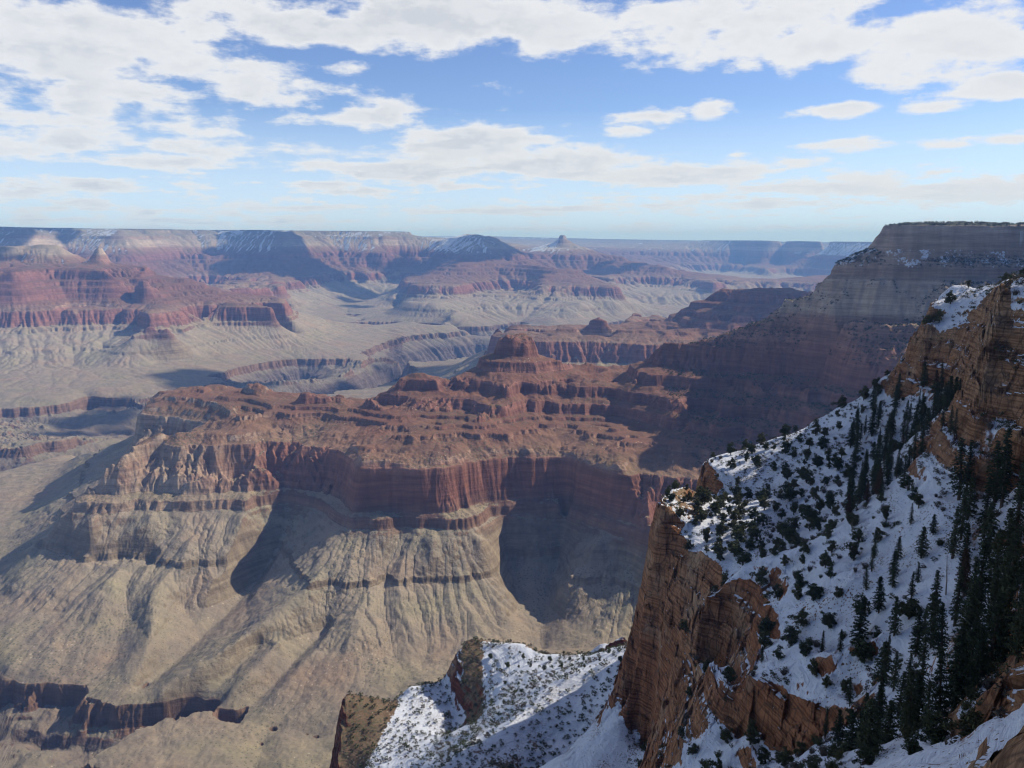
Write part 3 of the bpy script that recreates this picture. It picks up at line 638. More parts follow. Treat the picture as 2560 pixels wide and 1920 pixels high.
    col = n.mix(f, slope, cliff)
    # snow
    sn = n.math('ADD', snow, n.math('ADD', n.math('MULTIPLY', n.math('SUBTRACT', n.noise(p, 1 / 38, 6, .68), .5), .55 if near else .9), n.math('MULTIPLY', n.math('SUBTRACT', grain, .5), .55)))
    if near:                                        # stones and dead grass that stick out of the snow
        wq = n.new('ShaderNodeVectorMath', operation='ADD'); n.l.new(n.pos(1, 1, .6), wq.inputs[0]); n.l.new(n.noise(n.pos(), 1.4, 3, .6, 'Color'), wq.inputs[1])
        st = n.vor(wq.outputs[0], 1.5); stc = n.noise(n.pos(), .06, 5, .65)
        sn = n.math('SUBTRACT', sn, n.math('MULTIPLY', n.math('LESS_THAN', st, n.rng(stc, .40, .68, .04, .42)), .5))
    sf = n.rng(sn, .52, .60, smooth=True)
    col = n.mix(sf, col, (.57, .59, .63))
    if near:
        crack = n.vor(n.pos(.9, .9, .35), .42, feature='DISTANCE_TO_EDGE')
        col = n.mix(n.math('MULTIPLY', n.rng(crack, .0, .07, .75, 0), n.math('MULTIPLY', f, n.math('SUBTRACT', 1.0, sf))), col, (.07, .045, .03))
    n.put(n.bsdf.inputs['Base Color'], col)
    h = n.math('ADD', n.math('MULTIPLY', grain, 1.0) if not near else n.math('ADD', grain, n.math('MULTIPLY', seam, 2.2)), n.math('MULTIPLY', n.math('ADD', n.math('MULTIPLY', streak, 2.0), fine), n.math('MULTIPLY', f, 1.6)))
    n.put(n.bsdf.inputs['Normal'], n.bump(h, .5 if near else .4, 4.0 / k))
    return n.m
M_rock = rock_material('canyon_rock')

def azimuths():
    core = np.linspace(R(-34.5), R(35.5), 1500)
    left = R(-34.5) - np.cumsum(np.geomspace(.001, .02, 22))[::-1]
    right = R(35.5) + np.cumsum(np.geomspace(.001, .02, 55))
    return np.concatenate([left[left > R(-47.5)], core, right[right < R(76)]])
AZ = azimuths()
ROWS = 1700
F = sheet(far_z, AZ, math.log(1010), math.log(45000), 3300, ROWS, .22)
print('far sheet', F['z'].shape, time.time() - T0)
slope = np.hypot(F['gr'], F['ga'])
slope = blur(blur(slope.astype(np.float32), 1, 1), 1, 0)
steep = np.clip(slope / 1.15, 0, 1.6)
# snow lies on the high beds, on ground that faces away from the sun
ux, uy = F['x'] / F['r'], F['y'] / F['r']
tx, ty = uy, -ux                                   # direction of growing azimuth
gx, gy = F['gr'] * ux + F['ga'] * tx, F['gr'] * uy + F['ga'] * ty
nn = np.sqrt(1 + np.minimum(gx * gx + gy * gy, 9))
north = (-gx * NX - gy * NY) / nn                  # > 0: faces north
bedz = F['b']
rr = F['r']
snow = np.clip((rr - 3000) / 5000, 0, 1) * .22 + .62 * north + np.clip((bedz + 330) / 260, -.8, .30) - np.clip((slope - .8) * .8, 0, .9) - .16
snow += np.clip((dip(F['x'], F['y']) - 60) / 400, 0, .2) * (bedz > -330)
snow += .72 * (rr < 4000) * (F['x'] > 700) * np.clip(1 - np.abs(bedz + 42) / 34, 0, 1) + .22 * (rr < 4000) * (F['x'] > 700) * (bedz > -330) * (bedz < -20)
snow -= .7 * (rr < 4000) * (bedz > -6) + .6 * (rr > 16700) * (F['x'] > -2600) * (slope < .25)
hi_ = (rr < 4000) & (F['x'] > 600) & (F['y'] > 1900)
snow = np.where(hi_ & (bedz < -62) & (bedz > -330), .33 - .12 * np.clip(steep - .8, 0, 1), snow)
snow = np.where(hi_ & (bedz <= -6) & (bedz >= -62), .60 - .2 * np.clip(steep - 1, 0, 1), snow)
snow = np.where((bedz < -520) | (bedz > 57), -1, snow)
# which landform each piece of ground belongs to
PX = 1280 + np.tan(F['az']) * FPX
lab = np.zeros(rr.shape, int)
def between(pts): 
    p = np.array(pts, float); return np.interp(PX, p[:, 0], p[:, 1])
lab[(rr < between([(250, 3700), (900, 3500), (1300, 3800), (2100, 4000)])) & (bedz > -775) & (rr > 1500)] = 1
lab[(lab == 1) & (PX > 1210) & (PX < 1372) & (bedz > -424) & (rr > 2650) & (rr < 3000)] = 2
lab[(PX > 2020) & (rr > 1500) & (rr < 3600) & (bedz > -300)] = 3
lab[(rr > 4600) & (rr < 6900) & (PX > 1220) & (bedz > -775)] = 4
lab[(rr > 6000) & (rr < 10000) & (PX < 735) & (bedz > -775)] = 5
lab[(rr > 10000) & (rr < 45001) & (bedz > -775) & (PX < 1300) | (PX < 1300) & (rr > 15000)] = 6
lab[(lab == 6) & (PX > 1105) & (rr < 16000) & (bedz > -322)] = 7
lab[(rr > 9800) & (rr < 19500) & (PX >= 1300) & (bedz > -775)] = 8
lab[(rr >= 19500) & (PX >= 1300) | (PX > 2150) & (rr > 7500)] = 9
FAR = build_sheet(F, lab, {
    0: ('canyon_floor', 'tan gullied slopes and flat shelves cut by the dark river gorge', 'canyon floor'),
    1: ('red_ridge', 'long red banded ridge with a sheer red wall across the middle', 'ridge'),
    2: ('rock_butte', 'small dark layered butte standing on the red ridge crest', 'butte'),
    3: ('plateau', 'flat wooded high plateau with grey cliffs at the right', 'plateau'),
    4: ('stepped_mesa', 'hazy brown ridge with a small cone and flat mesa behind the butte', 'mesa'),
    5: ('red_temple', 'large red and cream massif with two summits at the left', 'rock massif'),
    6: ('canyon_rim', 'level snow streaked far rim under the horizon', 'rim'),
    7: ('flat_mesa', 'flat topped bluish mesa breaking the skyline in the middle', 'mesa'),
    8: ('temple_ridge', 'bluish ridge with a pointed summit and stepped red walls', 'ridge'),
    9: ('distant_rim', 'farthest pale blue canyon wall along the horizon', 'rim'),
}, M_rock, {'pale': np.clip((-F['x'] - 700) / 250, 0, 1) * (rr < 3600) * np.clip((bedz + 800) / 40, 0, 1), 'strat': bedz, 'steep': steep, 'snow': snow})
print('far meshes', time.time() - T0)

# ------------------------------------------------------------------ the snowy spur below the viewpoint
K = Grid(-62, 125, 3, 1500, 0.25)
def N(pts, drop=None):                            # pixels at a known distance
    out = []
    for px, py, r in pts:
        a, k = ray(px, py); out.append((a, r, k * r))
    K.line(out)
    if drop:                                      # ground that falls away unseen behind a skyline
        for dr, dz in drop: K.line([(a, r + dr, z - dz) for a, r, z in out])
def A(az, pts): K.line([(R(az), r, z) for r, z in pts])
D1 = ((9, 6), (28, 40), (80, 130), (260, 330))
# skyline of the spur, from the broken cliff corner up to the rim
N([(1640, 1252, 342), (1652, 1240, 350), (1672, 1222, 360), (1699, 1209, 372), (1740, 1214, 385)], D1)
N([(1756, 1146, 425), (1768, 1140, 430), (1826, 1130, 438), (1915, 1105, 444), (1993, 1078, 448), (2059, 1044, 452), (2120, 1010, 452), (2167, 990, 450), (2196, 962, 446)], D1)
N([(2202, 930, 444), (2240, 915, 440), (2250, 893, 438), (2272, 880, 436), (2279, 850, 442), (2284, 812, 446), (2318, 790, 450), (2324, 760, 453), (2340, 737, 456), (2356, 722, 458), (2369, 705, 460), (2440, 708, 452), (2501, 711, 442), (2530, 698, 436), (2560, 688, 430)], ((14, 4),))
N([(2202, 930, 444), (2250, 893, 438), (2284, 812, 434), (2324, 760, 428)], ((40, 30), (130, 140), (400, 420)))
A(27.5, [(440, -24), (500, -34), (530, -70), (620, -200), (860, -440)]); A(30, [(440, -22), (500, -27), (560, -32), (600, -90), (860, -440)]); A(33, [(420, -16), (500, -24), (580, -28), (640, -100), (860, -440)])
# cliff below the skyline block, and the corner cliff seen from the side
N([(1756, 1158, 421), (1790, 1180, 412), (1826, 1186, 410), (1893, 1222, 400), (1915, 1240, 392)]); N([(1756, 1206, 417), (1790, 1226, 408), (1840, 1236, 402), (1900, 1262, 388)])
N([(1648, 1268, 338), (1660, 1262, 336), (1690, 1262, 345), (1720, 1245, 362), (1750, 1240, 385)])
N([(1649, 1290, 334), (1636, 1340, 333), (1621, 1416, 332), (1610, 1499, 331), (1593, 1555, 330), (1585, 1638, 330), (1600, 1693, 329), (1592, 1776, 328), (1588, 1920, 327)])
N([(1574, 1640, 336), (1572, 1920, 333)])
N([(1700, 1300, 336), (1750, 1290, 345), (1820, 1290, 350)]); N([(1700, 1400, 322), (1760, 1380, 318), (1800, 1400, 303)])
N([(1870, 1340, 320), (1930, 1310, 335), (2000, 1250, 352), (2100, 1200, 362), (2200, 1150, 366), (2300, 1100, 372)]); N([(1950, 1230, 378), (2050, 1160, 392), (2150, 1090, 410)])
N([(2210, 1000, 425), (2283, 985, 412), (2350, 962, 402), (2440, 1000, 350)]); N([(2240, 940, 434), (2300, 900, 424), (2380, 880, 416)]); N([(2310, 820, 436), (2380, 790, 432), (2440, 770, 428)])
# dip behind the knoll
N([(1800, 1440, 300), (1870, 1400, 297), (1950, 1372, 296), (2030, 1330, 300), (2120, 1290, 300), (2230, 1240, 305), (2330, 1190, 310), (2400, 1130, 310)])
# knoll
N([(1704, 1496, 268), (1782, 1461, 274), (1859, 1399, 278), (1948, 1372, 276), (2015, 1344, 272), (2115, 1316, 266), (2226, 1277, 258), (2336, 1246, 254), (2409, 1252, 250)])
N([(1712, 1504, 264), (1750, 1540, 252), (1784, 1600, 236), (1800, 1650, 222), (1848, 1693, 210), (1900, 1708, 203), (1959, 1717, 196), (2040, 1738, 188), (2103, 1756, 180)])
N([(1900, 1500, 240), (2000, 1500, 232), (2100, 1450, 226), (2200, 1420, 228), (2300, 1380, 228)]); N([(1900, 1620, 220), (2000, 1620, 208), (2100, 1600, 196), (2200, 1560, 196)])
N([(2450, 1400, 222), (2560, 1380, 208)]); N([(2300, 1500, 204), (2400, 1500, 196), (2560, 1500, 188)]); N([(2200, 1700, 172), (2300, 1700, 163), (2420, 1700, 152), (2560, 1680, 146)])
N([(2050, 1640, 207), (2150, 1640, 197), (2250, 1640, 182)]); N([(2110, 1730, 186), (2160, 1720, 182), (2210, 1650, 187)]); N([(2150, 1800, 164), (2200, 1860, 147), (2300, 1860, 136), (2400, 1800, 138)])
# cliff band under the knoll, ledges below
N([(1714, 1520, 262), (1752, 1556, 250), (1786, 1640, 233), (1806, 1680, 219), (1850, 1712, 208), (1960, 1734, 194), (2036, 1750, 186)])
N([(1722, 1620, 256), (1760, 1690, 244), (1800, 1760, 226), (1850, 1810, 205), (1960, 1860, 189), (2040, 1900, 178)])
N([(1650, 1560, 322), (1700, 1560, 310), (1740, 1560, 290)]); N([(1640, 1640, 318), (1690, 1660, 292), (1730, 1650, 272)]); N([(1660, 1720, 312), (1720, 1780, 268), (1760, 1800, 246)])
N([(1640, 1740, 317), (1660, 1800, 306), (1720, 1840, 262), (1780, 1870, 232)]); N([(1620, 1920, 322), (1680, 1935, 292), (1740, 1940, 255)])
N([(1830, 1850, 205), (1880, 1880, 190), (1960, 1915, 178)]); N([(1840, 1930, 192), (1920, 1960, 172)])
# pillar at the right, under the rim
N([(2325, 1238, 257), (2392, 1246, 256), (2470, 1244, 254), (2560, 1240, 250)])
N([(2400, 1222, 260), (2416, 1166, 263), (2444, 1100, 268), (2494, 1046, 274), (2560, 1040, 272)]); N([(2446, 1037, 276), (2456, 986, 280), (2464, 889, 287), (2483, 811, 294), (2498, 750, 299), (2506, 724, 302), (2560, 716, 302)])
N([(2432, 1037, 282), (2442, 986, 288), (2450, 889, 296), (2470, 811, 303), (2488, 750, 308)])
N([(2420, 1050, 330), (2440, 1000, 340)]); A(31.2, [(312, -14), (350, -16), (436, -16)]); A(33.2, [(305, -10), (350, -10), (425, -13)])
# near rocks at the lower right corner
N([(2364, 1912, 108), (2400, 1860, 106), (2447, 1816, 104), (2500, 1806, 101), (2560, 1800, 98)]); N([(2370, 1900, 116), (2450, 1830, 112), (2560, 1790, 108)])
N([(2440, 1900, 96), (2560, 1900, 88)])
# lower snowy ridge
D2 = ((14, 8), (50, 55), (140, 170), (420, 400))
N([(839, 1935, 486), (846, 1790, 520), (862, 1747, 530), (894, 1745, 534), (959, 1756, 534), (991, 1757, 536)], D2)
N([(1003, 1735, 545), (1012, 1711, 548), (1081, 1715, 548), (1130, 1718, 548)], D2); N([(1134, 1646, 552), (1150, 1620, 556), (1166, 1600, 560), (1182, 1593, 562), (1223, 1605, 556), (1304, 1609, 545), (1345, 1629, 530), (1435, 1634, 512), (1492, 1634, 496), (1532, 1621, 480), (1590, 1606, 466)], D2)
N([(1590, 1616, 458), (1500, 1655, 450), (1410, 1694, 441), (1320, 1765, 425), (1248, 1828, 408), (1125, 1899, 388), (1080, 1930, 378)])
N([(1134, 1690, 545), (1160, 1700, 532), (1166, 1780, 512), (1150, 1840, 490)]); N([(1128, 1725, 545), (1136, 1790, 520), (1140, 1850, 492)])
N([(1118, 1735, 540), (1126, 1800, 512), (1136, 1860, 488)]); N([(1140, 1655, 548), (1150, 1720, 530), (1168, 1800, 508)]); N([(1240, 1720, 505), (1200, 1790, 478), (1130, 1860, 455), (1050, 1920, 436)]); N([(1380, 1670, 488), (1300, 1700, 490), (1250, 1690, 515)])
N([(940, 1850, 500), (1050, 1850, 490)]); N([(900, 1920, 470), (980, 1920, 458)])
N([(1450, 1740, 430), (1540, 1700, 425), (1580, 1690, 415)]); N([(1350, 1860, 405), (1450, 1840, 402), (1560, 1830, 388)]); N([(1300, 1930, 386), (1450, 1930, 378), (1560, 1920, 362)])
N([(1440, 1615, 640), (1500, 1590, 640), (1585, 1560, 640)], ((40, 30), (200, 200)))
# steep ground under the viewpoint and plateau to the right and behind
for a in (-62, -45, -30, -18): A(a, [(3, -2.6), (5, -6), (14, -18), (40, -48), (120, -130), (300, -300), (600, -540), (1000, -830), (1480, -1100)])
A(-8, [(3, -2.6), (5, -6), (14, -17), (40, -44), (120, -116), (260, -220), (340, -272)])
A(0, [(3, -2.6), (5, -6), (14, -17), (40, -42), (120, -108), (250, -200), (340, -252)]); A(9, [(3, -2.6), (5, -6), (14, -16), (40, -40), (120, -102), (220, -172), (300, -226)])
A(17, [(3, -2.6), (5, -6), (14, -15), (40, -36), (100, -82), (160, -118)]); A(25, [(3, -2.4), (5, -5), (14, -13), (40, -32), (80, -54), (110, -70)]); A(32, [(3, -2.3), (5, -4.6), (14, -11), (40, -28), (70, -44)])
A(37.5, [(3, -2.2), (5, -4), (20, -12), (50, -26), (100, -42), (180, -52), (232, -50), (246, -40)]); A(37, [(256, -2), (300, 2), (400, 0), (500, -4), (600, -10), (680, -100), (900, -400)])
for a in (41, 48, 60, 80, 100, 125): A(a, [(3, -1.7), (15, -1.8), (50, -1), (120, 1), (260, 9), (420, 12), (700, 10), (1000, 4), (1480, -6)])
A(20, [(900, -700), (1480, -1000)]); A(30, [(900, -560), (1480, -900)]); A(5, [(1000, -800), (1480, -1080)])
K.solve()

def near_z(az, lr):
    r = np.exp(lr); x, y = r * np.sin(az), r * np.cos(az)
    z = K.at(az, lr).astype(np.float64)
    h = K.h * 2
    gr = (K.at(az, lr + h) - K.at(az, lr - h)) / (2 * h * r); ga = (K.at(az + h, lr) - K.at(az - h, lr)) / (2 * h * r)
    sl = np.hypot(gr, ga)
    rough = np.clip(r / 60, .1, 1)
    for k, (lam, amp) in enumerate(((70, 5.0), (32, 3.2), (15, 1.9), (7, 1.0), (3.2, .5), (1.5, .22))):
        w = np.clip(lam / (r * .00125 * 2) - .5, 0, 1) * np.clip(sl * .9, .22, .8)
        z = z + rough * amp * w * perlin(x / lam, y / lam, 80 + k)
    # ledges where the ground is steep: uneven beds, hard over soft
    tilt = .10 * x + 2.5 * perlin(x / 60, y / 60, 95) + 6 * perlin(x / 160, y / 160, 96)
    q = z + tilt
    def terr(v, step, hard):
        c = np.floor(v / step); f = v / step - c
        rs = np.random.RandomState(int(step * 10)); tab = rs.rand(512) * .5 + .25
        m = tab[(c.astype(int) % 512)]
        g = np.where(f < m, f / m * hard, hard + (f - m) / (1 - m) * (1 - hard))   # flat tread, then riser
        return (c + g) * step
    k = np.clip((sl - .95) / .5, 0, 1) * np.clip(r / 80, 0, 1)
    zt = .62 * terr(q, 8.3, .14) + .38 * terr(q + 2.1, 3.1, .25) - tilt
    z = z * (1 - k) + zt * k
    crag = np.clip((az - R(25)) / R(1.5), 0, 1) * np.clip((z + 76) / 8, 0, 1) * np.clip((r - 235) / 20, 0, 1) * np.clip((500 - r) / 30, 0, 1) * np.clip((sl - .8) / .4, 0, 1)
    zc = .65 * terr(q, 9.5, .06) + .35 * terr(q + 3, 4.3, .12) - tilt
    z = z * (1 - crag) + zc * crag
    k2 = np.clip((sl - .2) / .3, 0, 1) * np.clip(perlin(x / 48, y / 48, 97) * 2 - .1, 0, .8) * (1 - k)
    z = z * (1 - k2) + (terr(q, 4.1, .35) - tilt) * k2
    # jointed blocks: each bed breaks into cells that stand out or fall back
    cs, sn = math.cos(.6), math.sin(.6)
    for hb, wa, wb, amp, sd in ((8.3, 11.0, 7.0, 1.25, 3), (3.1, 3.6, 2.6, .5, 5)):
        lay = np.floor((z + tilt) / hb + .6 * perlin(x / 40, y / 40, 70 + sd)).astype(np.int64)
        ja = np.floor((x * cs + y * sn) / wa + .5 * perlin(x / 18, y / 18, 71 + sd) + lay * .37).astype(np.int64)
        jb = np.floor((y * cs - x * sn) / wb + .5 * perlin(x / 15, y / 15, 72 + sd) + lay * .61).astype(np.int64)
        hsh = ((lay * 374761393) ^ (ja * 668265263) ^ (jb * 2147483647)) & 0x7fffffff
        hsh = ((hsh >> 9) ^ hsh) * 1274126177 & 0xffff
        off = (hsh / 65535.0 - .5) * 2
        z = z + amp * off * np.clip(sl - .95, 0, 2.0) * np.clip(r / 90, 0, 1) * np.clip(hb * 800 / r / 3 - .5, 0, 1)
    return z.astype(np.float32), z.astype(np.float32), x, y

NAZ = np.concatenate([np.linspace(R(-61), R(-15.5), 70), np.linspace(R(-15), R(34), 1150), np.linspace(R(34.3), R(124), 160)])
Q = sheet(near_z, NAZ, math.log(58), math.log(1450), 2600, 1350, .28)
Q0 = sheet(near_z, NAZ[::5], math.log(3.2), math.log(58.5), 500, 160, .5)
qf = np.minimum(np.hypot(Q['gr'], Q['ga']), 4); qs = qf; qs = np.minimum(qs, 4); qs = .5 * qs + .5 * blur(blur(qs.astype(np.float32), 2, 1), 2, 0)
qsteep = np.clip(qs / 1.5, 0, 1.6)
ux, uy = Q['x'] / Q['r'], Q['y'] / Q['r']
gx, gy = Q['gr'] * ux + Q['ga'] * uy, Q['gr'] * uy - Q['ga'] * ux
nn = np.sqrt(1 + np.minimum(gx * gx + gy * gy, 9))
sunn = (-gx * math.sin(R(SUN_AZ)) - gy * math.cos(R(SUN_AZ))) / nn
hk = K.h * 3; lk = np.log(Q['r'])
ksl = np.hypot((K.at(Q['az'], lk + hk) - K.at(Q['az'], lk - hk)) / (2 * hk * Q['r']), (K.at(Q['az'] + hk, lk) - K.at(Q['az'] - hk, lk)) / (2 * hk * Q['r']))
qsnow = .68 - np.clip((ksl - 1.2) * .9, 0, 1.0) - np.clip((qs - 1.1) * .4, 0, .5) - .55 * np.clip(sunn, -.3, 1)
qsnow = np.where(ksl > 1.15, np.maximum(qsnow, .86 - 1.1 * np.clip(qf - .45, 0, 1) - .3 * np.clip(sunn, -.3, 1)), qsnow)
qpx = 1280 + np.tan(Q['az']) * FPX * (CP - Q['z'] / Q['r'] * SP)
qpy = 960 - FPX * (Q['r'] * np.cos(Q['az']) * SP + Q['z'] * CP) / (Q['r'] * np.cos(Q['az']) * CP - Q['z'] * SP)
low = Q['r'] > 370
qsnow -= .55 * low * np.clip((955 - qpx - (qpy - 1755) * .65) / 40, 0, 1) * (qpx < 990)          # the bare left shoulder of the lower ridge
qsnow -= .62 * (Q['r'] > 470) * np.exp(-((qpx - 1160 - (qpy - 1600) * .05) / 34) ** 2) * np.clip((1880 - qpy) / 60, 0, 1)   # the rock fin
qsnow = np.where(Q['z'] < -420, -1, qsnow)
QPX = 1280 + np.tan(Q['az']) * FPX
ql = np.zeros(Q['r'].shape, int)
ql[(QPX < 1585) | (Q['r'] > 480)] = 1
ql[(np.degrees(Q['az']) > 34.5)] = 2
ql[(np.degrees(Q['az']) < -14)] = 3
qb = np.where(Q['z'] > -228, np.clip(Q['z'] - 8, -190, 60), Q['z'] + 0)
NEARM = rock_material('rim_rock', near=True)
NEAR = build_sheet(Q, ql, {
    0: ('snowy_spur', 'snowy wooded spur of buff cliffs in the right foreground', 'hillside'),
    1: ('snowy_ridge', 'lower snowy ridge with a dark red rock fin at the bottom', 'ridge'),
    2: ('rim_plateau', 'level rim ground beyond the right edge', 'plateau'),
    3: ('rim_cliff', 'steep rock directly under the viewpoint', 'cliff'),
}, NEARM, {'strat': qb, 'steep': qsteep, 'snow': qsnow})
z0_ = Q0['z']
build_sheet(Q0, np.where(np.degrees(Q0['az']) > 39, 1, 0), {0: ('rim_cliff', 'steep rock falling away right under the viewpoint', 'cliff'), 1: ('rim_ground', 'level rim ground beside the viewpoint', 'ground')}, NEARM,
            {'strat': np.clip(z0_ - 8, -190, 60), 'steep': np.clip(np.hypot(Q0['gr'], Q0['ga']) / 1.5, 0, 1.6), 'snow': np.full(z0_.shape, .45)})
print('near', time.time() - T0)

# ------------------------------------------------------------------ trees and brush on the spur
def leaf_material(name, c1, c2, rough=.9):
    n = NT(name)
    f = n.noise(n.pos(), 1.3, 3, .6)
    rnd = n.new('ShaderNodeObjectInfo').outputs['Random']
    col = n.mix(n.rng(n.math('ADD', f, n.math('MULTIPLY', n.math('SUBTRACT', rnd, .5), .35)), .3, .7), c1, c2)
    n.put(n.bsdf.inputs['Base Color'], col); n.bsdf.inputs['Roughness'].default_value = rough
    return n.m
M_fir = leaf_material('fir_needles', (.024, .036, .020), (.066, .076, .040))
M_fir_dry = leaf_material('dry_needles', (.055, .034, .022), (.085, .052, .03))
M_pin = leaf_material('pinyon_needles', (.030, .042, .022), (.072, .078, .038))
M_jun = leaf_material('juniper_needles', (.042, .050, .026), (.095, .092, .044))
M_brush = leaf_material('bare_brush', (.060, .052, .042), (.120, .100, .080))
M_bark = leaf_material('bark', (.050, .036, .027), (.100, .075, .055))
M_dead = leaf_material('dead_wood', (.16, .14, .12), (.26, .23, .20))

class MB:
    def __init__(s): s.v, s.f = [], []
    def tri(s, *p): i = len(s.v); s.v += p; s.f.append(tuple(range(i, i + len(p))))
    def tube(s, pts, rad, n=6):
        rings = []
        for q, (p, r) in enumerate(zip(pts, rad)):
            d = np.array(pts[min(q + 1, len(pts) - 1)]) - np.array(pts[max(q - 1, 0)]); d = d / (np.linalg.norm(d) + 1e-9)
            a = np.cross(d, (0.3, .9, .2)); a /= np.linalg.norm(a) + 1e-9; b = np.cross(d, a)
            i = len(s.v); rings.append(i)
            for t in range(n):
                o = np.array(p) + r * (math.cos(6.2832 * t / n) * a + math.sin(6.2832 * t / n) * b); s.v.append(tuple(o))
        for i, j in zip(rings[:-1], rings[1:]):
            for t in range(n): s.f.append((i + t, i + (t + 1) % n, j + (t + 1) % n, j + t))
        i = len(s.v); s.v.append(tuple(pts[-1]))
        for t in range(n): s.f.append((rings[-1] + t, rings[-1] + (t + 1) % n, i))
    def leaves(s, c, rad, n, size, rs, flat=1.0, droop=0.0):
        c = np.array(c)
        for _ in range(n):
            d = rs.normal(size=3); d /= np.linalg.norm(d); p = c + d * rad * rs.rand() ** .4 * np.array((1, 1, flat))
            u = rs.normal(size=3); u[2] = u[2] * .6 - droop; u /= np.linalg.norm(u); w = np.cross(u, rs.normal(size=3)); w /= np.linalg.norm(w) + 1e-9
            L, W = size * (.6 + .8 * rs.rand()), size * (.3 + .3 * rs.rand())
            s.tri(tuple(p - u * L * .5), tuple(p + w * W * .5), tuple(p + u * L * .6), tuple(p - w * W * .5))
    def mesh(s, name, mat):
        me = bpy.data.meshes.new(name); me.from_pydata([tuple(map(float, q)) for q in s.v], [], s.f); me.materials.append(mat); me.update(); return me

def conifer(seed, h, w):
    rs = np.random.RandomState(seed); t, c = MB(), MB()
    lean = rs.normal(size=2) * .015 * h
    t.tube([(0, 0, -.9), (0, 0, h * .3), (lean[0] * .6, lean[1] * .6, h * .7), (lean[0], lean[1], h * .98)], [.026 * h, .02 * h, .011 * h, .002 * h])
    z = h * .10
    while z < h * .985:
        f = (z - h * .08) / (h * .92); reach = w * (1 - f) ** .75 * (.62 + .38 * min(1, f * 5)) * (.75 + .5 * rs.rand())
        nb = 5 + int(3 * rs.rand()); a0 = rs.rand() * 6.28
        for q in range(nb):
            if rs.rand() < .14: continue
            a = a0 + 6.28 * q / nb + rs.normal() * .25; L = max(.12 * w, reach * (.65 + .5 * rs.rand()))
            for st in np.linspace(.25, 1, max(2, int(L / (.16 * w)))):
                p = (math.cos(a) * L * st + lean[0] * f, math.sin(a) * L * st + lean[1] * f, z - L * .28 * st * st + L * .1)
                c.leaves(p, .12 * w + .02, 6, .17 * w + .1, rs, .5, .25)
        z += h * .028 * (1 + .5 * rs.rand())
    c.leaves((lean[0], lean[1], h * .985), .05 * w, 14, .12 * w, rs, 2)
    return t, c

def bushy(seed, h, w, mode):
    rs = np.random.RandomState(seed); t, c = MB(), MB()
    n = 3 + int(rs.rand() * 3); top = []
    trunk = h * (.16 + .10 * rs.rand())
    b0 = rs.normal(size=2) * .05 * h
    t.tube([(0, 0, -.7), (b0[0] * .4, b0[1] * .4, trunk * .6), (b0[0], b0[1], trunk)], [.05 * h, .04 * h, .032 * h])
    for q in range(n + 7):
        a = rs.rand() * 6.28; rr = w * (.15 + .55 * rs.rand()); zz = trunk * .75 + (h - trunk) * (.15 + .75 * rs.rand()) * (1 - .35 * rr / w)
        p = np.array((math.cos(a) * rr, math.sin(a) * rr, zz)); m = p * .5 + np.array((b0[0], b0[1], trunk)) * .5; m[2] -= .04 * h
        t.tube([(b0[0], b0[1], trunk * .9), tuple(m), tuple(p)], [.026 * h, .016 * h, .006 * h], 5)
        top.append(p)
    top.append(np.array((b0[0], b0[1], h * .86)))
    for p in top:
        R_ = w * (.24 + .2 * rs.rand())
        for _ in range(4):
            c.leaves(p + rs.normal(size=3) * R_ * .6 * np.array((1, 1, .8)), R_ * .75, 34, .19 * w + .06, rs, .85)
    return t, c

def brushy(seed, h, w, n=90):
    rs = np.random.RandomState(seed); c = MB()
    for _ in range(n):
        a = rs.rand() * 6.28; l = .35 + .65 * rs.rand(); r1 = w * rs.rand() ** .6 * l
        b = np.array((math.cos(a) * r1 * .25, math.sin(a) * r1 * .25, -.15)); e = np.array((math.cos(a) * r1, math.sin(a) * r1, h * l * (1 - .4 * (r1 / w) ** 2)))
        m = (b + e) / 2 + rs.normal(size=3) * .12 * h; s_ = np.cross(e - b, rs.normal(size=3)); s_ /= np.linalg.norm(s_) + 1e-9
        wd = .045 * h
        c.tri(tuple(b - s_ * wd * .4), tuple(m - s_ * wd), tuple(e), tuple(m + s_ * wd))
        c.leaves(e, .14 * h, 2, .2 * h, rs)
    return c

def proto(kind, i, tc, ml):
    t, c = tc
    return (t.mesh('trunk', M_bark), c.mesh('crown', ml))
P_con = [proto('conifer', i, conifer(100 + i, 1 * 12.0, 1.5 + .42 * (i * 5 % 4)), M_fir_dry if i == 6 else M_fir) for i in range(7)]
P_pin = [proto('pinyon', i, bushy(200 + i, 4.2, 1.75 + .3 * (i % 3), 1), M_pin if i % 2 else M_jun) for i in range(7)]
P_bru = [brushy(300 + i, 1.5, 1.15).mesh('shrub', M_brush if i % 3 else M_jun) for i in range(6)]

def surf(az, r):
    z = near_z(np.array([[az]]), np.array([[math.log(r)]]))[0][0, 0]; return float(z)
def ground_grid(a0, a1, r0, r1, na, nl):
    A_, L_ = np.meshgrid(np.linspace(R(a0), R(a1), na), np.linspace(math.log(r0), math.log(r1), nl), indexing='ij')
    z = near_z(A_, L_)[0]; zs = blur(blur(z.astype(np.float32), 3, 0), 3, 1); r = np.exp(L_)
    gr = np.gradient(zs, axis=1) / np.gradient(r, axis=1); ga = np.gradient(zs, axis=0) / (r * (A_[1, 0] - A_[0, 0]))
    return z, np.hypot(gr, ga)
GA0, GA1, GR0, GR1, GNA, GNL = -15, 46, 70, 640, 900, 700
GZ, GS = ground_grid(GA0, GA1, GR0, GR1, GNA, GNL)
def gnd(az, r):
    i = (az - R(GA0)) / (R(GA1) - R(GA0)) * (GNA - 1); j = (math.log(r) - math.log(GR0)) / math.log(GR1 / GR0) * (GNL - 1)
    i = min(max(int(round(i)), 0), GNA - 1); j = min(max(int(round(j)), 0), GNL - 1)
    return float(GZ[i, j]), float(GS[i, j])
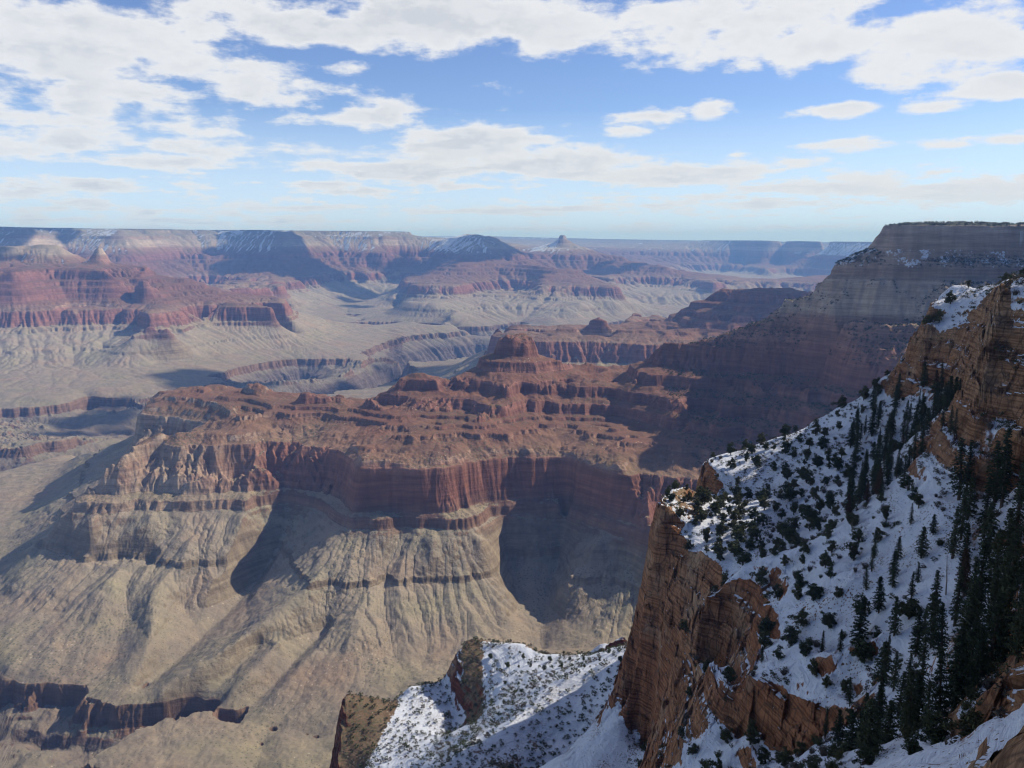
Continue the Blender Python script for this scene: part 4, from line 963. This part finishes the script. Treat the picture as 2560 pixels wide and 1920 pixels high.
rng = np.random.RandomState(77)
taken = {}
def free(x, y, d):
    k = (int(x // 4), int(y // 4)); m = int(d // 4) + 1
    for i in range(k[0] - m, k[0] + m + 1):
        for j in range(k[1] - m, k[1] + m + 1):
            for (u, v, dd) in taken.get((i, j), ()):
                if (u - x) ** 2 + (v - y) ** 2 < (max(d, dd) if dd > 0 else d) ** 2: return False
    return True
def take(x, y, d): taken.setdefault((int(x // 4), int(y // 4)), []).append((x, y, d))

def pixel(x, y, z):
    d = y * CP - z * SP; return 1280 + FPX * x / d, 960 - FPX * (y * SP + z * CP) / d
def inside(px, py, poly):
    c = False; n = len(poly)
    for i in range(n):
        (x1, y1), (x2, y2) = poly[i], poly[(i + 1) % n]
        if (y1 > py) != (y2 > py) and px < (x2 - x1) * (py - y1) / (y2 - y1) + x1: c = not c
    return c

def scatter(n, az, rr, spacing, maxslope, where=None, tries=40):
    out = []
    for _ in range(n * tries):
        if len(out) >= n: break
        a = R(az[0] + (az[1] - az[0]) * rng.rand()); r = rr[0] * (rr[1] / rr[0]) ** rng.rand()
        z, s = gnd(a, r)
        if s > maxslope: continue
        x, y = r * math.sin(a), r * math.cos(a)
        if where is not None:
            px, py = pixel(x, y, z)
            if rng.rand() > where(px, py, r, s): continue
        d = spacing * (.7 + .6 * rng.rand())
        if not free(x, y, d): continue
        take(x, y, d); out.append((x, y, z, r))
    return out
PLANTS = []
def plant(kind, x, y, z, h, whole=False):
    """one tree: an Empty at its foot with trunk and crown, or a plain bush"""
    if kind == 'shrub':
        me = P_bru[rng.randint(len(P_bru))]; o = bpy.data.objects.new('shrub', me); s = h / 1.5
    else:
        k = rng.randint(6) if kind == 'conifer' else rng.randint(len(P_pin))
        if kind == 'conifer' and rng.rand() < .05: k = 6
        tr, cr = (P_con if kind == 'conifer' else P_pin)[k]
        s = h / (12.0 if kind == 'conifer' else 4.2)
        o = bpy.data.objects.new('conifer' if kind == 'conifer' else 'pinyon_tree', None); o.empty_display_size = .5
        for nm, me in (('trunk', tr), ('crown', cr)):
            c = bpy.data.objects.new(nm, me); c.parent = o; COL.objects.link(c)
    COL.objects.link(o)
    o.location = (x, y, z - .1); o.rotation_euler = (0, 0, rng.rand() * 6.28); w = s * (.88 + .24 * rng.rand()); o.scale = (w, w, s)
    PLANTS.append((kind, o, x, y, z, h)); return o

# tall conifers, right hand side: where the photo shows the big ones (pixel of the foot, distance, height)
for px, py, r, h in [(2310, 1640, 158, 13), (2355, 1600, 166, 12), (2392, 1700, 150, 15), (2418, 1720, 146, 14), (2440, 1480, 186, 15), (2470, 1700, 146, 17), (2490, 1420, 196, 17), (2520, 1500, 182, 18), (2545, 1560, 170, 16),
        (2460, 1330, 226, 16), (2500, 1300, 236, 17), (2538, 1350, 215, 19), (2420, 1290, 240, 12), (2340, 1500, 182, 13), (2300, 1520, 182, 11), (2240, 1650, 168, 9), (2250, 1740, 156, 10), (2206, 1740, 160, 8), (2278, 1760, 146, 9),
        (2225, 1560, 186, 8), (2060, 1560, 208, 6.5), (2215, 1880, 138, 9), (2290, 1830, 134, 11), (2340, 1850, 124, 12), (2380, 1800, 132, 13), (2150, 1850, 150, 8), (2265, 1900, 128, 11), (2310, 1900, 121, 9), (2480, 1600, 160, 14), (2550, 1680, 138, 15), (2420, 1600, 162, 13), (2530, 1760, 124, 11), (2440, 1780, 128, 10), (2130, 1690, 180, 7), (2100, 1620, 196, 6), (1905, 1640, 214, 5), (2165, 1790, 160, 8), (2060, 1885, 172, 7), (2090, 1930, 158, 8)]:
    a, k = ray(px, py); z, s = gnd(a, r); x, y = r * math.sin(a), r * math.cos(a)
    take(x, y, 2.5); plant('conifer', x, y, z, h)
for x, y, z, r in scatter(100, (23.5, 34), (280, 425), 3.6, 1.5, lambda px, py, r, s: 1 if px > 2030 and py > 960 else 0): plant('conifer', x, y, z, 7.5 + 6 * rng.rand())
for x, y, z, r in scatter(14, (30, 34), (130, 262), 6, 1.3): plant('conifer', x, y, z, 13 + 6 * rng.rand())
for x, y, z, r in scatter(26, (25, 34), (120, 250), 6, 1.3): plant('conifer', x, y, z, 5 + 7 * rng.rand())
for x, y, z, r in scatter(60, (35, 44), (150, 420), 6, 1.2): plant('conifer', x, y, z, 8 + 5 * rng.rand())
# pinyon and juniper
for x, y, z, r in scatter(135, (13, 30), (290, 452), 4.2, 1.3, lambda px, py, r, s: 1 if px > 1740 and py < 1420 else 0): plant('pinyon', x, y, z, 3.4 + 3.4 * rng.rand())
for x, y, z, r in scatter(34, (10, 17), (285, 380), 4.2, 1.5, lambda px, py, r, s: 1 if px < 1870 else 0): plant('pinyon', x, y, z, 2.6 + 2.6 * rng.rand())
for x, y, z, r in scatter(62, (13, 28), (165, 282), 6.5, 1.2, lambda px, py, r, s: .8): plant('pinyon', x, y, z, 3 + 3 * rng.rand())
for x, y, z, r in scatter(20, (24, 33), (105, 250), 6, 1.2): plant('pinyon', x, y, z, 2.6 + 2.4 * rng.rand())
for x, y, z, r in scatter(16, (26, 34), (385, 425), 4, 1.0, lambda px, py, r, s: 1 if py < 760 else 0): plant('pinyon', x, y, z, 2 + 2 * rng.rand())
for x, y, z, r in scatter(26, (-2, 10), (430, 560), 7, 1.3, lambda px, py, r, s: 1 if py < 1680 else .15): plant('pinyon', x, y, z, 2.4 + 2.0 * rng.rand())
# brush
SH = scatter(170, (13, 33), (112, 300), 2.6, 1.3) + scatter(60, (10, 27), (290, 450), 2.6, 1.4)
for x, y, z, r in SH: plant('shrub', x, y, z, .9 + 1.3 * rng.rand())
near_ridge = scatter(1700, (-12.5, 9.6), (352, 575), 2.3, 1.5, lambda px, py, r, s: .35 + .65 * (math.sin(px / 47.0) * math.sin(py / 31.0 + px / 90.0) > -.1), 14)
near_ridge.sort(key=lambda p: p[3])
step = max(1, len(near_ridge) // 66)
for q, (x, y, z, r) in enumerate(near_ridge[:66]): plant('shrub', x, y, z, 1.4 + 1.3 * rng.rand())
def mass(name, label, cat, spots, mats, seed, lo, hi, nl=34, ls=.34):
    """too many to tell apart: one object"""
    rs = np.random.RandomState(seed); V, Fc, MI, off = [], [], [], 0
    base = []
    for i in range(5):
        b = MB(); b.leaves((0, 0, .42), .5, nl, ls, rs, .8); base.append((np.array(b.v), np.array(b.f)))
    for x, y, z, r in spots:
        v, f = base[rs.randint(5)]; s = lo + (hi - lo) * rs.rand(); a = rs.rand() * 6.28
        Rm = np.array([[math.cos(a), -math.sin(a), 0], [math.sin(a), math.cos(a), 0], [0, 0, .9]])
        V.append(v @ Rm.T * s + (x, y, z - .05)); Fc.append(f + off); off += len(v); MI += [rs.randint(len(mats))] * len(f)
    if not V: return
    V = np.concatenate(V); Fc = np.concatenate(Fc)
    me = bpy.data.meshes.new(name); me.vertices.add(len(V)); me.vertices.foreach_set('co', V.astype(np.float32).ravel())
    me.loops.add(Fc.size); me.loops.foreach_set('vertex_index', Fc.ravel().astype(np.int32))
    me.polygons.add(len(Fc)); me.polygons.foreach_set('loop_start', (np.arange(len(Fc)) * 4).astype(np.int32))
    for m in mats: me.materials.append(m)
    me.polygons.foreach_set('material_index', np.array(MI, np.int32)); me.update(calc_edges=True)
    o = bpy.data.objects.new(name, me); COL.objects.link(o); o['kind'] = 'stuff'; o['label'] = label; o['category'] = cat
mass('brush', 'low dark brush speckling the snow of the lower ridge', 'brush', near_ridge[66:], [M_brush, M_pin, M_jun], 9, 1.2, 3.9)
mass('dry_scrub', 'small dry scrub poking through snow on the wooded spur', 'scrub', scatter(2600, (9, 34), (105, 450), 1.0, 1.6), [M_brush, M_pin, M_brush, M_jun], 10, .6, 2.2)
# the dead tree left of the pillar foot
a, k = ray(2372, 1412); z, s = gnd(a, 205); x, y = 205 * math.sin(a), 205 * math.cos(a)
tm = MB(); rs = np.random.RandomState(4)
tm.tube([(0, 0, -.6), (-.15, 0, 4), (-.45, .05, 8), (-.6, 0, 10.5)], [.2, .15, .08, .02])
for q in range(26):
    zz = 2.2 + 7.6 * rs.rand(); aa = rs.rand() * 6.28; L = (1.5 - zz * .1) * (.5 + .7 * rs.rand())
    tm.tube([(-.06 * zz, 0, zz), (-.06 * zz + math.cos(aa) * L * .6, math.sin(aa) * L * .6, zz + .1), (-.06 * zz + math.cos(aa) * L, math.sin(aa) * L, zz - .15)], [.05, .03, .01], 4)
o = bpy.data.objects.new('dead_tree', tm.mesh('dead_tree', M_dead)); COL.objects.link(o); o.location = (x, y, z)
o['label'] = 'bare grey dead tree left of the pillar foot'; o['category'] = 'tree'
def far_spots(n, x0, x1, y0, y1, lo, hi, seed, maxs):
    rs = np.random.RandomState(seed); x = x0 + (x1 - x0) * rs.rand(n * 30); y = y0 + (y1 - y0) * rs.rand(n * 30)
    def hz(a, b): return far_z(np.arctan2(a, b)[:, None], np.log(np.hypot(a, b))[:, None])
    z, b, _, _ = hz(x, y); z, b = z[:, 0], b[:, 0]; zx = hz(x + 8, y)[0][:, 0]; zy = hz(x, y + 8)[0][:, 0]
    ok = (b > lo) & (b < hi) & (np.hypot(zx - z, zy - z) / 8 < maxs)
    return [(x[i], y[i], z[i], 0) for i in np.nonzero(ok)[0][:n]]
mass('rim_woods', 'dark woods along the top and ledges of the high plateau at right', 'woods', far_spots(2200, 850, 1900, 2150, 3000, 50, 90, 21, .5) + far_spots(3600, 850, 1600, 2150, 2750, -62, -4, 22, 3.5) + far_spots(3600, 600, 1500, 2100, 2800, -330, -100, 23, 2.4) + far_spots(1500, 500, 1300, 2000, 2800, -600, -395, 24, .9), [M_pin, M_fir, M_jun], 12, 3.8, 9.0, 13, .5)
# labels: the big trees one by one along a landmark, the small ones as a kind
ZONES = [('by_pillar', lambda px, py, r: r < 262 and py < 1460 and px > 2320, 'below the tan pillar at the right edge'),
         ('lower_right', lambda px, py, r: r < 262 and px > 2190, 'on the lower right snow slope'),
         ('knoll', lambda px, py, r: r < 284, 'on the open snow knoll above the red cliff band'),
         ('rim', lambda px, py, r: py < 800, 'on top of the upper right crags'),
         ('plateau', lambda px, py, r: px > 2600, 'on the level rim beyond the right edge'),
         ('ledges', lambda px, py, r: px < 1870 and r < 386, 'on the ledges of the corner cliff'),
         ('upper', lambda px, py, r: px > 1700, 'on the snow slope under the upper right crags'),
         ('ridge', lambda px, py, r: True, 'on the lower snowy ridge at the bottom')]
WHAT = {'conifer': ('tall dark conifer', 'conifer', 'tree'), 'pinyon': ('bushy dark green pinyon tree', 'pinyon trees', 'tree'), 'shrub': ('low brown leafless shrub', 'shrubs', 'shrub')}
bins = {}
for kind, o, x, y, z, h in PLANTS:
    px, py = pixel(x, y, z); r = math.hypot(x, y)
    zn = next(i for i, q in enumerate(ZONES) if q[1](px, py, r))
    bins.setdefault((kind, zn), []).append((px, o, h, FPX * h / r * .4))
def nth(i):
    return {0: 'leftmost', 1: 'second from left', 2: 'third from left', 3: 'fourth from left'}.get(i)
for (kind, zn), lst in bins.items():
    what, plural, cat = WHAT[kind]; where = ZONES[zn][2]
    for px, o, h, sz in lst:
        o['label'] = f'{what} {where}'; o['category'] = cat; o['group'] = f'{plural if kind != "conifer" else "conifers"} {where}'
    big = sorted(lst, key=lambda q: -q[3])
    if kind == 'shrub': continue
    big[0][1]['label'] = f'largest {what} {where}'
    rest = sorted(big[1:], key=lambda q: q[0])
    if len(rest) >= 3:
        rest[0][1]['label'] = f'leftmost {what} {where}'; rest[-1][1]['label'] = f'rightmost {what} {where}'

print('plants', len(PLANTS), len(near_ridge), time.time() - T0)

# ------------------------------------------------------------------ air between here and the far walls
hm = bpy.data.meshes.new("haze")
x0, x1, y0, y1, z0, z1 = -42000, 46000, -3000, 46500, -1500, 640
hv = [(x, y, z) for x in (x0, x1) for y in (y0, y1) for z in (z0, z1)]
hm.from_pydata(hv, [], [(0, 1, 3, 2), (4, 6, 7, 5), (0, 4, 5, 1), (2, 3, 7, 6), (0, 2, 6, 4), (1, 5, 7, 3)])
haze = bpy.data.objects.new("haze", hm); COL.objects.link(haze)
haze['kind'] = 'stuff'; haze['label'] = 'pale blue haze filling the air of the canyon'; haze['category'] = 'haze'
mh = bpy.data.materials.new("haze"); mh.use_nodes = True
mh.node_tree.nodes.remove(mh.node_tree.nodes['Principled BSDF'])
pv = mh.node_tree.nodes.new('ShaderNodeVolumePrincipled')
pv.inputs['Color'].default_value = (0.23, 0.45, 1.0, 1)
pv.inputs['Absorption Color'].default_value = (0.35, 0.52, 1, 1)
pv.inputs['Density'].default_value = 4.2e-5
pv.inputs['Anisotropy'].default_value = 0.0
mh.node_tree.links.new(pv.outputs[0], mh.node_tree.nodes['Material Output'].inputs['Volume'])
hm.materials.append(mh)

# ------------------------------------------------------------------ clouds whose shadows lie on the canyon (they float above the top of the picture)
mc = NT('cloud'); mc.bsdf.inputs['Base Color'].default_value = (.92, .93, .95, 1); mc.bsdf.inputs['Roughness'].default_value = 1
def cloud(cx, cy, cz, L, W, T, seed, n):
    rs = np.random.RandomState(seed); V, Fc, off = [], [], 0
    import bmesh
    bm = bmesh.new(); bmesh.ops.create_icosphere(bm, subdivisions=4, radius=1.0)
    bv = np.array([v.co[:] for v in bm.verts]); bf = np.array([[v.index for v in f.verts] for f in bm.faces]); bm.free()
    for _ in range(n):
        u = rs.normal(size=2) * .42; k = max(.18, 1 - np.hypot(*u)) * (.6 + .6 * rs.rand())
        c = np.array((u[0] * L, u[1] * W, 0)); s = np.array((L * .34 * k, W * .36 * k, T * k * (.6 + .7 * rs.rand())))
        d = 1 + .30 * perlin(bv[:, 0] * 1.7 + bv[:, 2] * 1.3 + seed * 3.1 + c[0], bv[:, 1] * 1.7 - bv[:, 2] + c[1], seed) + .16 * perlin(bv[:, 0] * 4 - bv[:, 2] * 3 + c[1], bv[:, 1] * 4 + bv[:, 2] * 2, seed + 1)
        v = bv * d[:, None] * s; v[:, 2] = np.where(v[:, 2] < 0, v[:, 2] * .35, v[:, 2])
        V.append(v + c); Fc.append(bf + off); off += len(bv)
    V = np.concatenate(V); Fc = np.concatenate(Fc)
    me = bpy.data.meshes.new('cloud'); me.from_pydata(V.tolist(), [], Fc.tolist()); me.materials.append(mc.m)
    me.polygons.foreach_set('use_smooth', [True] * len(Fc))
    o = bpy.data.objects.new('cloud', me); o.location = (cx, cy, cz); o.rotation_euler = (0, 0, rs.rand() * 3); COL.objects.link(o)
    o['kind'] = 'structure'; o['label'] = 'white cloud drifting high above the canyon'; o['category'] = 'cloud'
CH = 5700.0
for gx_, gy_, gz_, L, W, n, sd in [(-5600, 7400, -500, 900, 700, 12, 1), (-2000, 5500, -950, 900, 550, 12, 2), (-950, 5900, -950, 900, 900, 12, 3), (-7400, 11800, 0, 2400, 1000, 16, 4), (-3400, 13000, -200, 3200, 1300, 22, 5), (-600, 14300, 0, 2200, 1300, 16, 6), (-2300, 4300, -980, 500, 350, 8, 7), (1800, 14500, -300, 1800, 900, 12, 8), (1500, 5300, -600, 500, 350, 8, 9)]:
    t_ = (CH - gz_) / math.tan(R(SUN_EL))
    cloud(gx_ + t_ * math.sin(R(SUN_AZ)), gy_ + t_ * math.cos(R(SUN_AZ)), CH, L, W, 420, sd, n)

print('script', time.time() - T0)
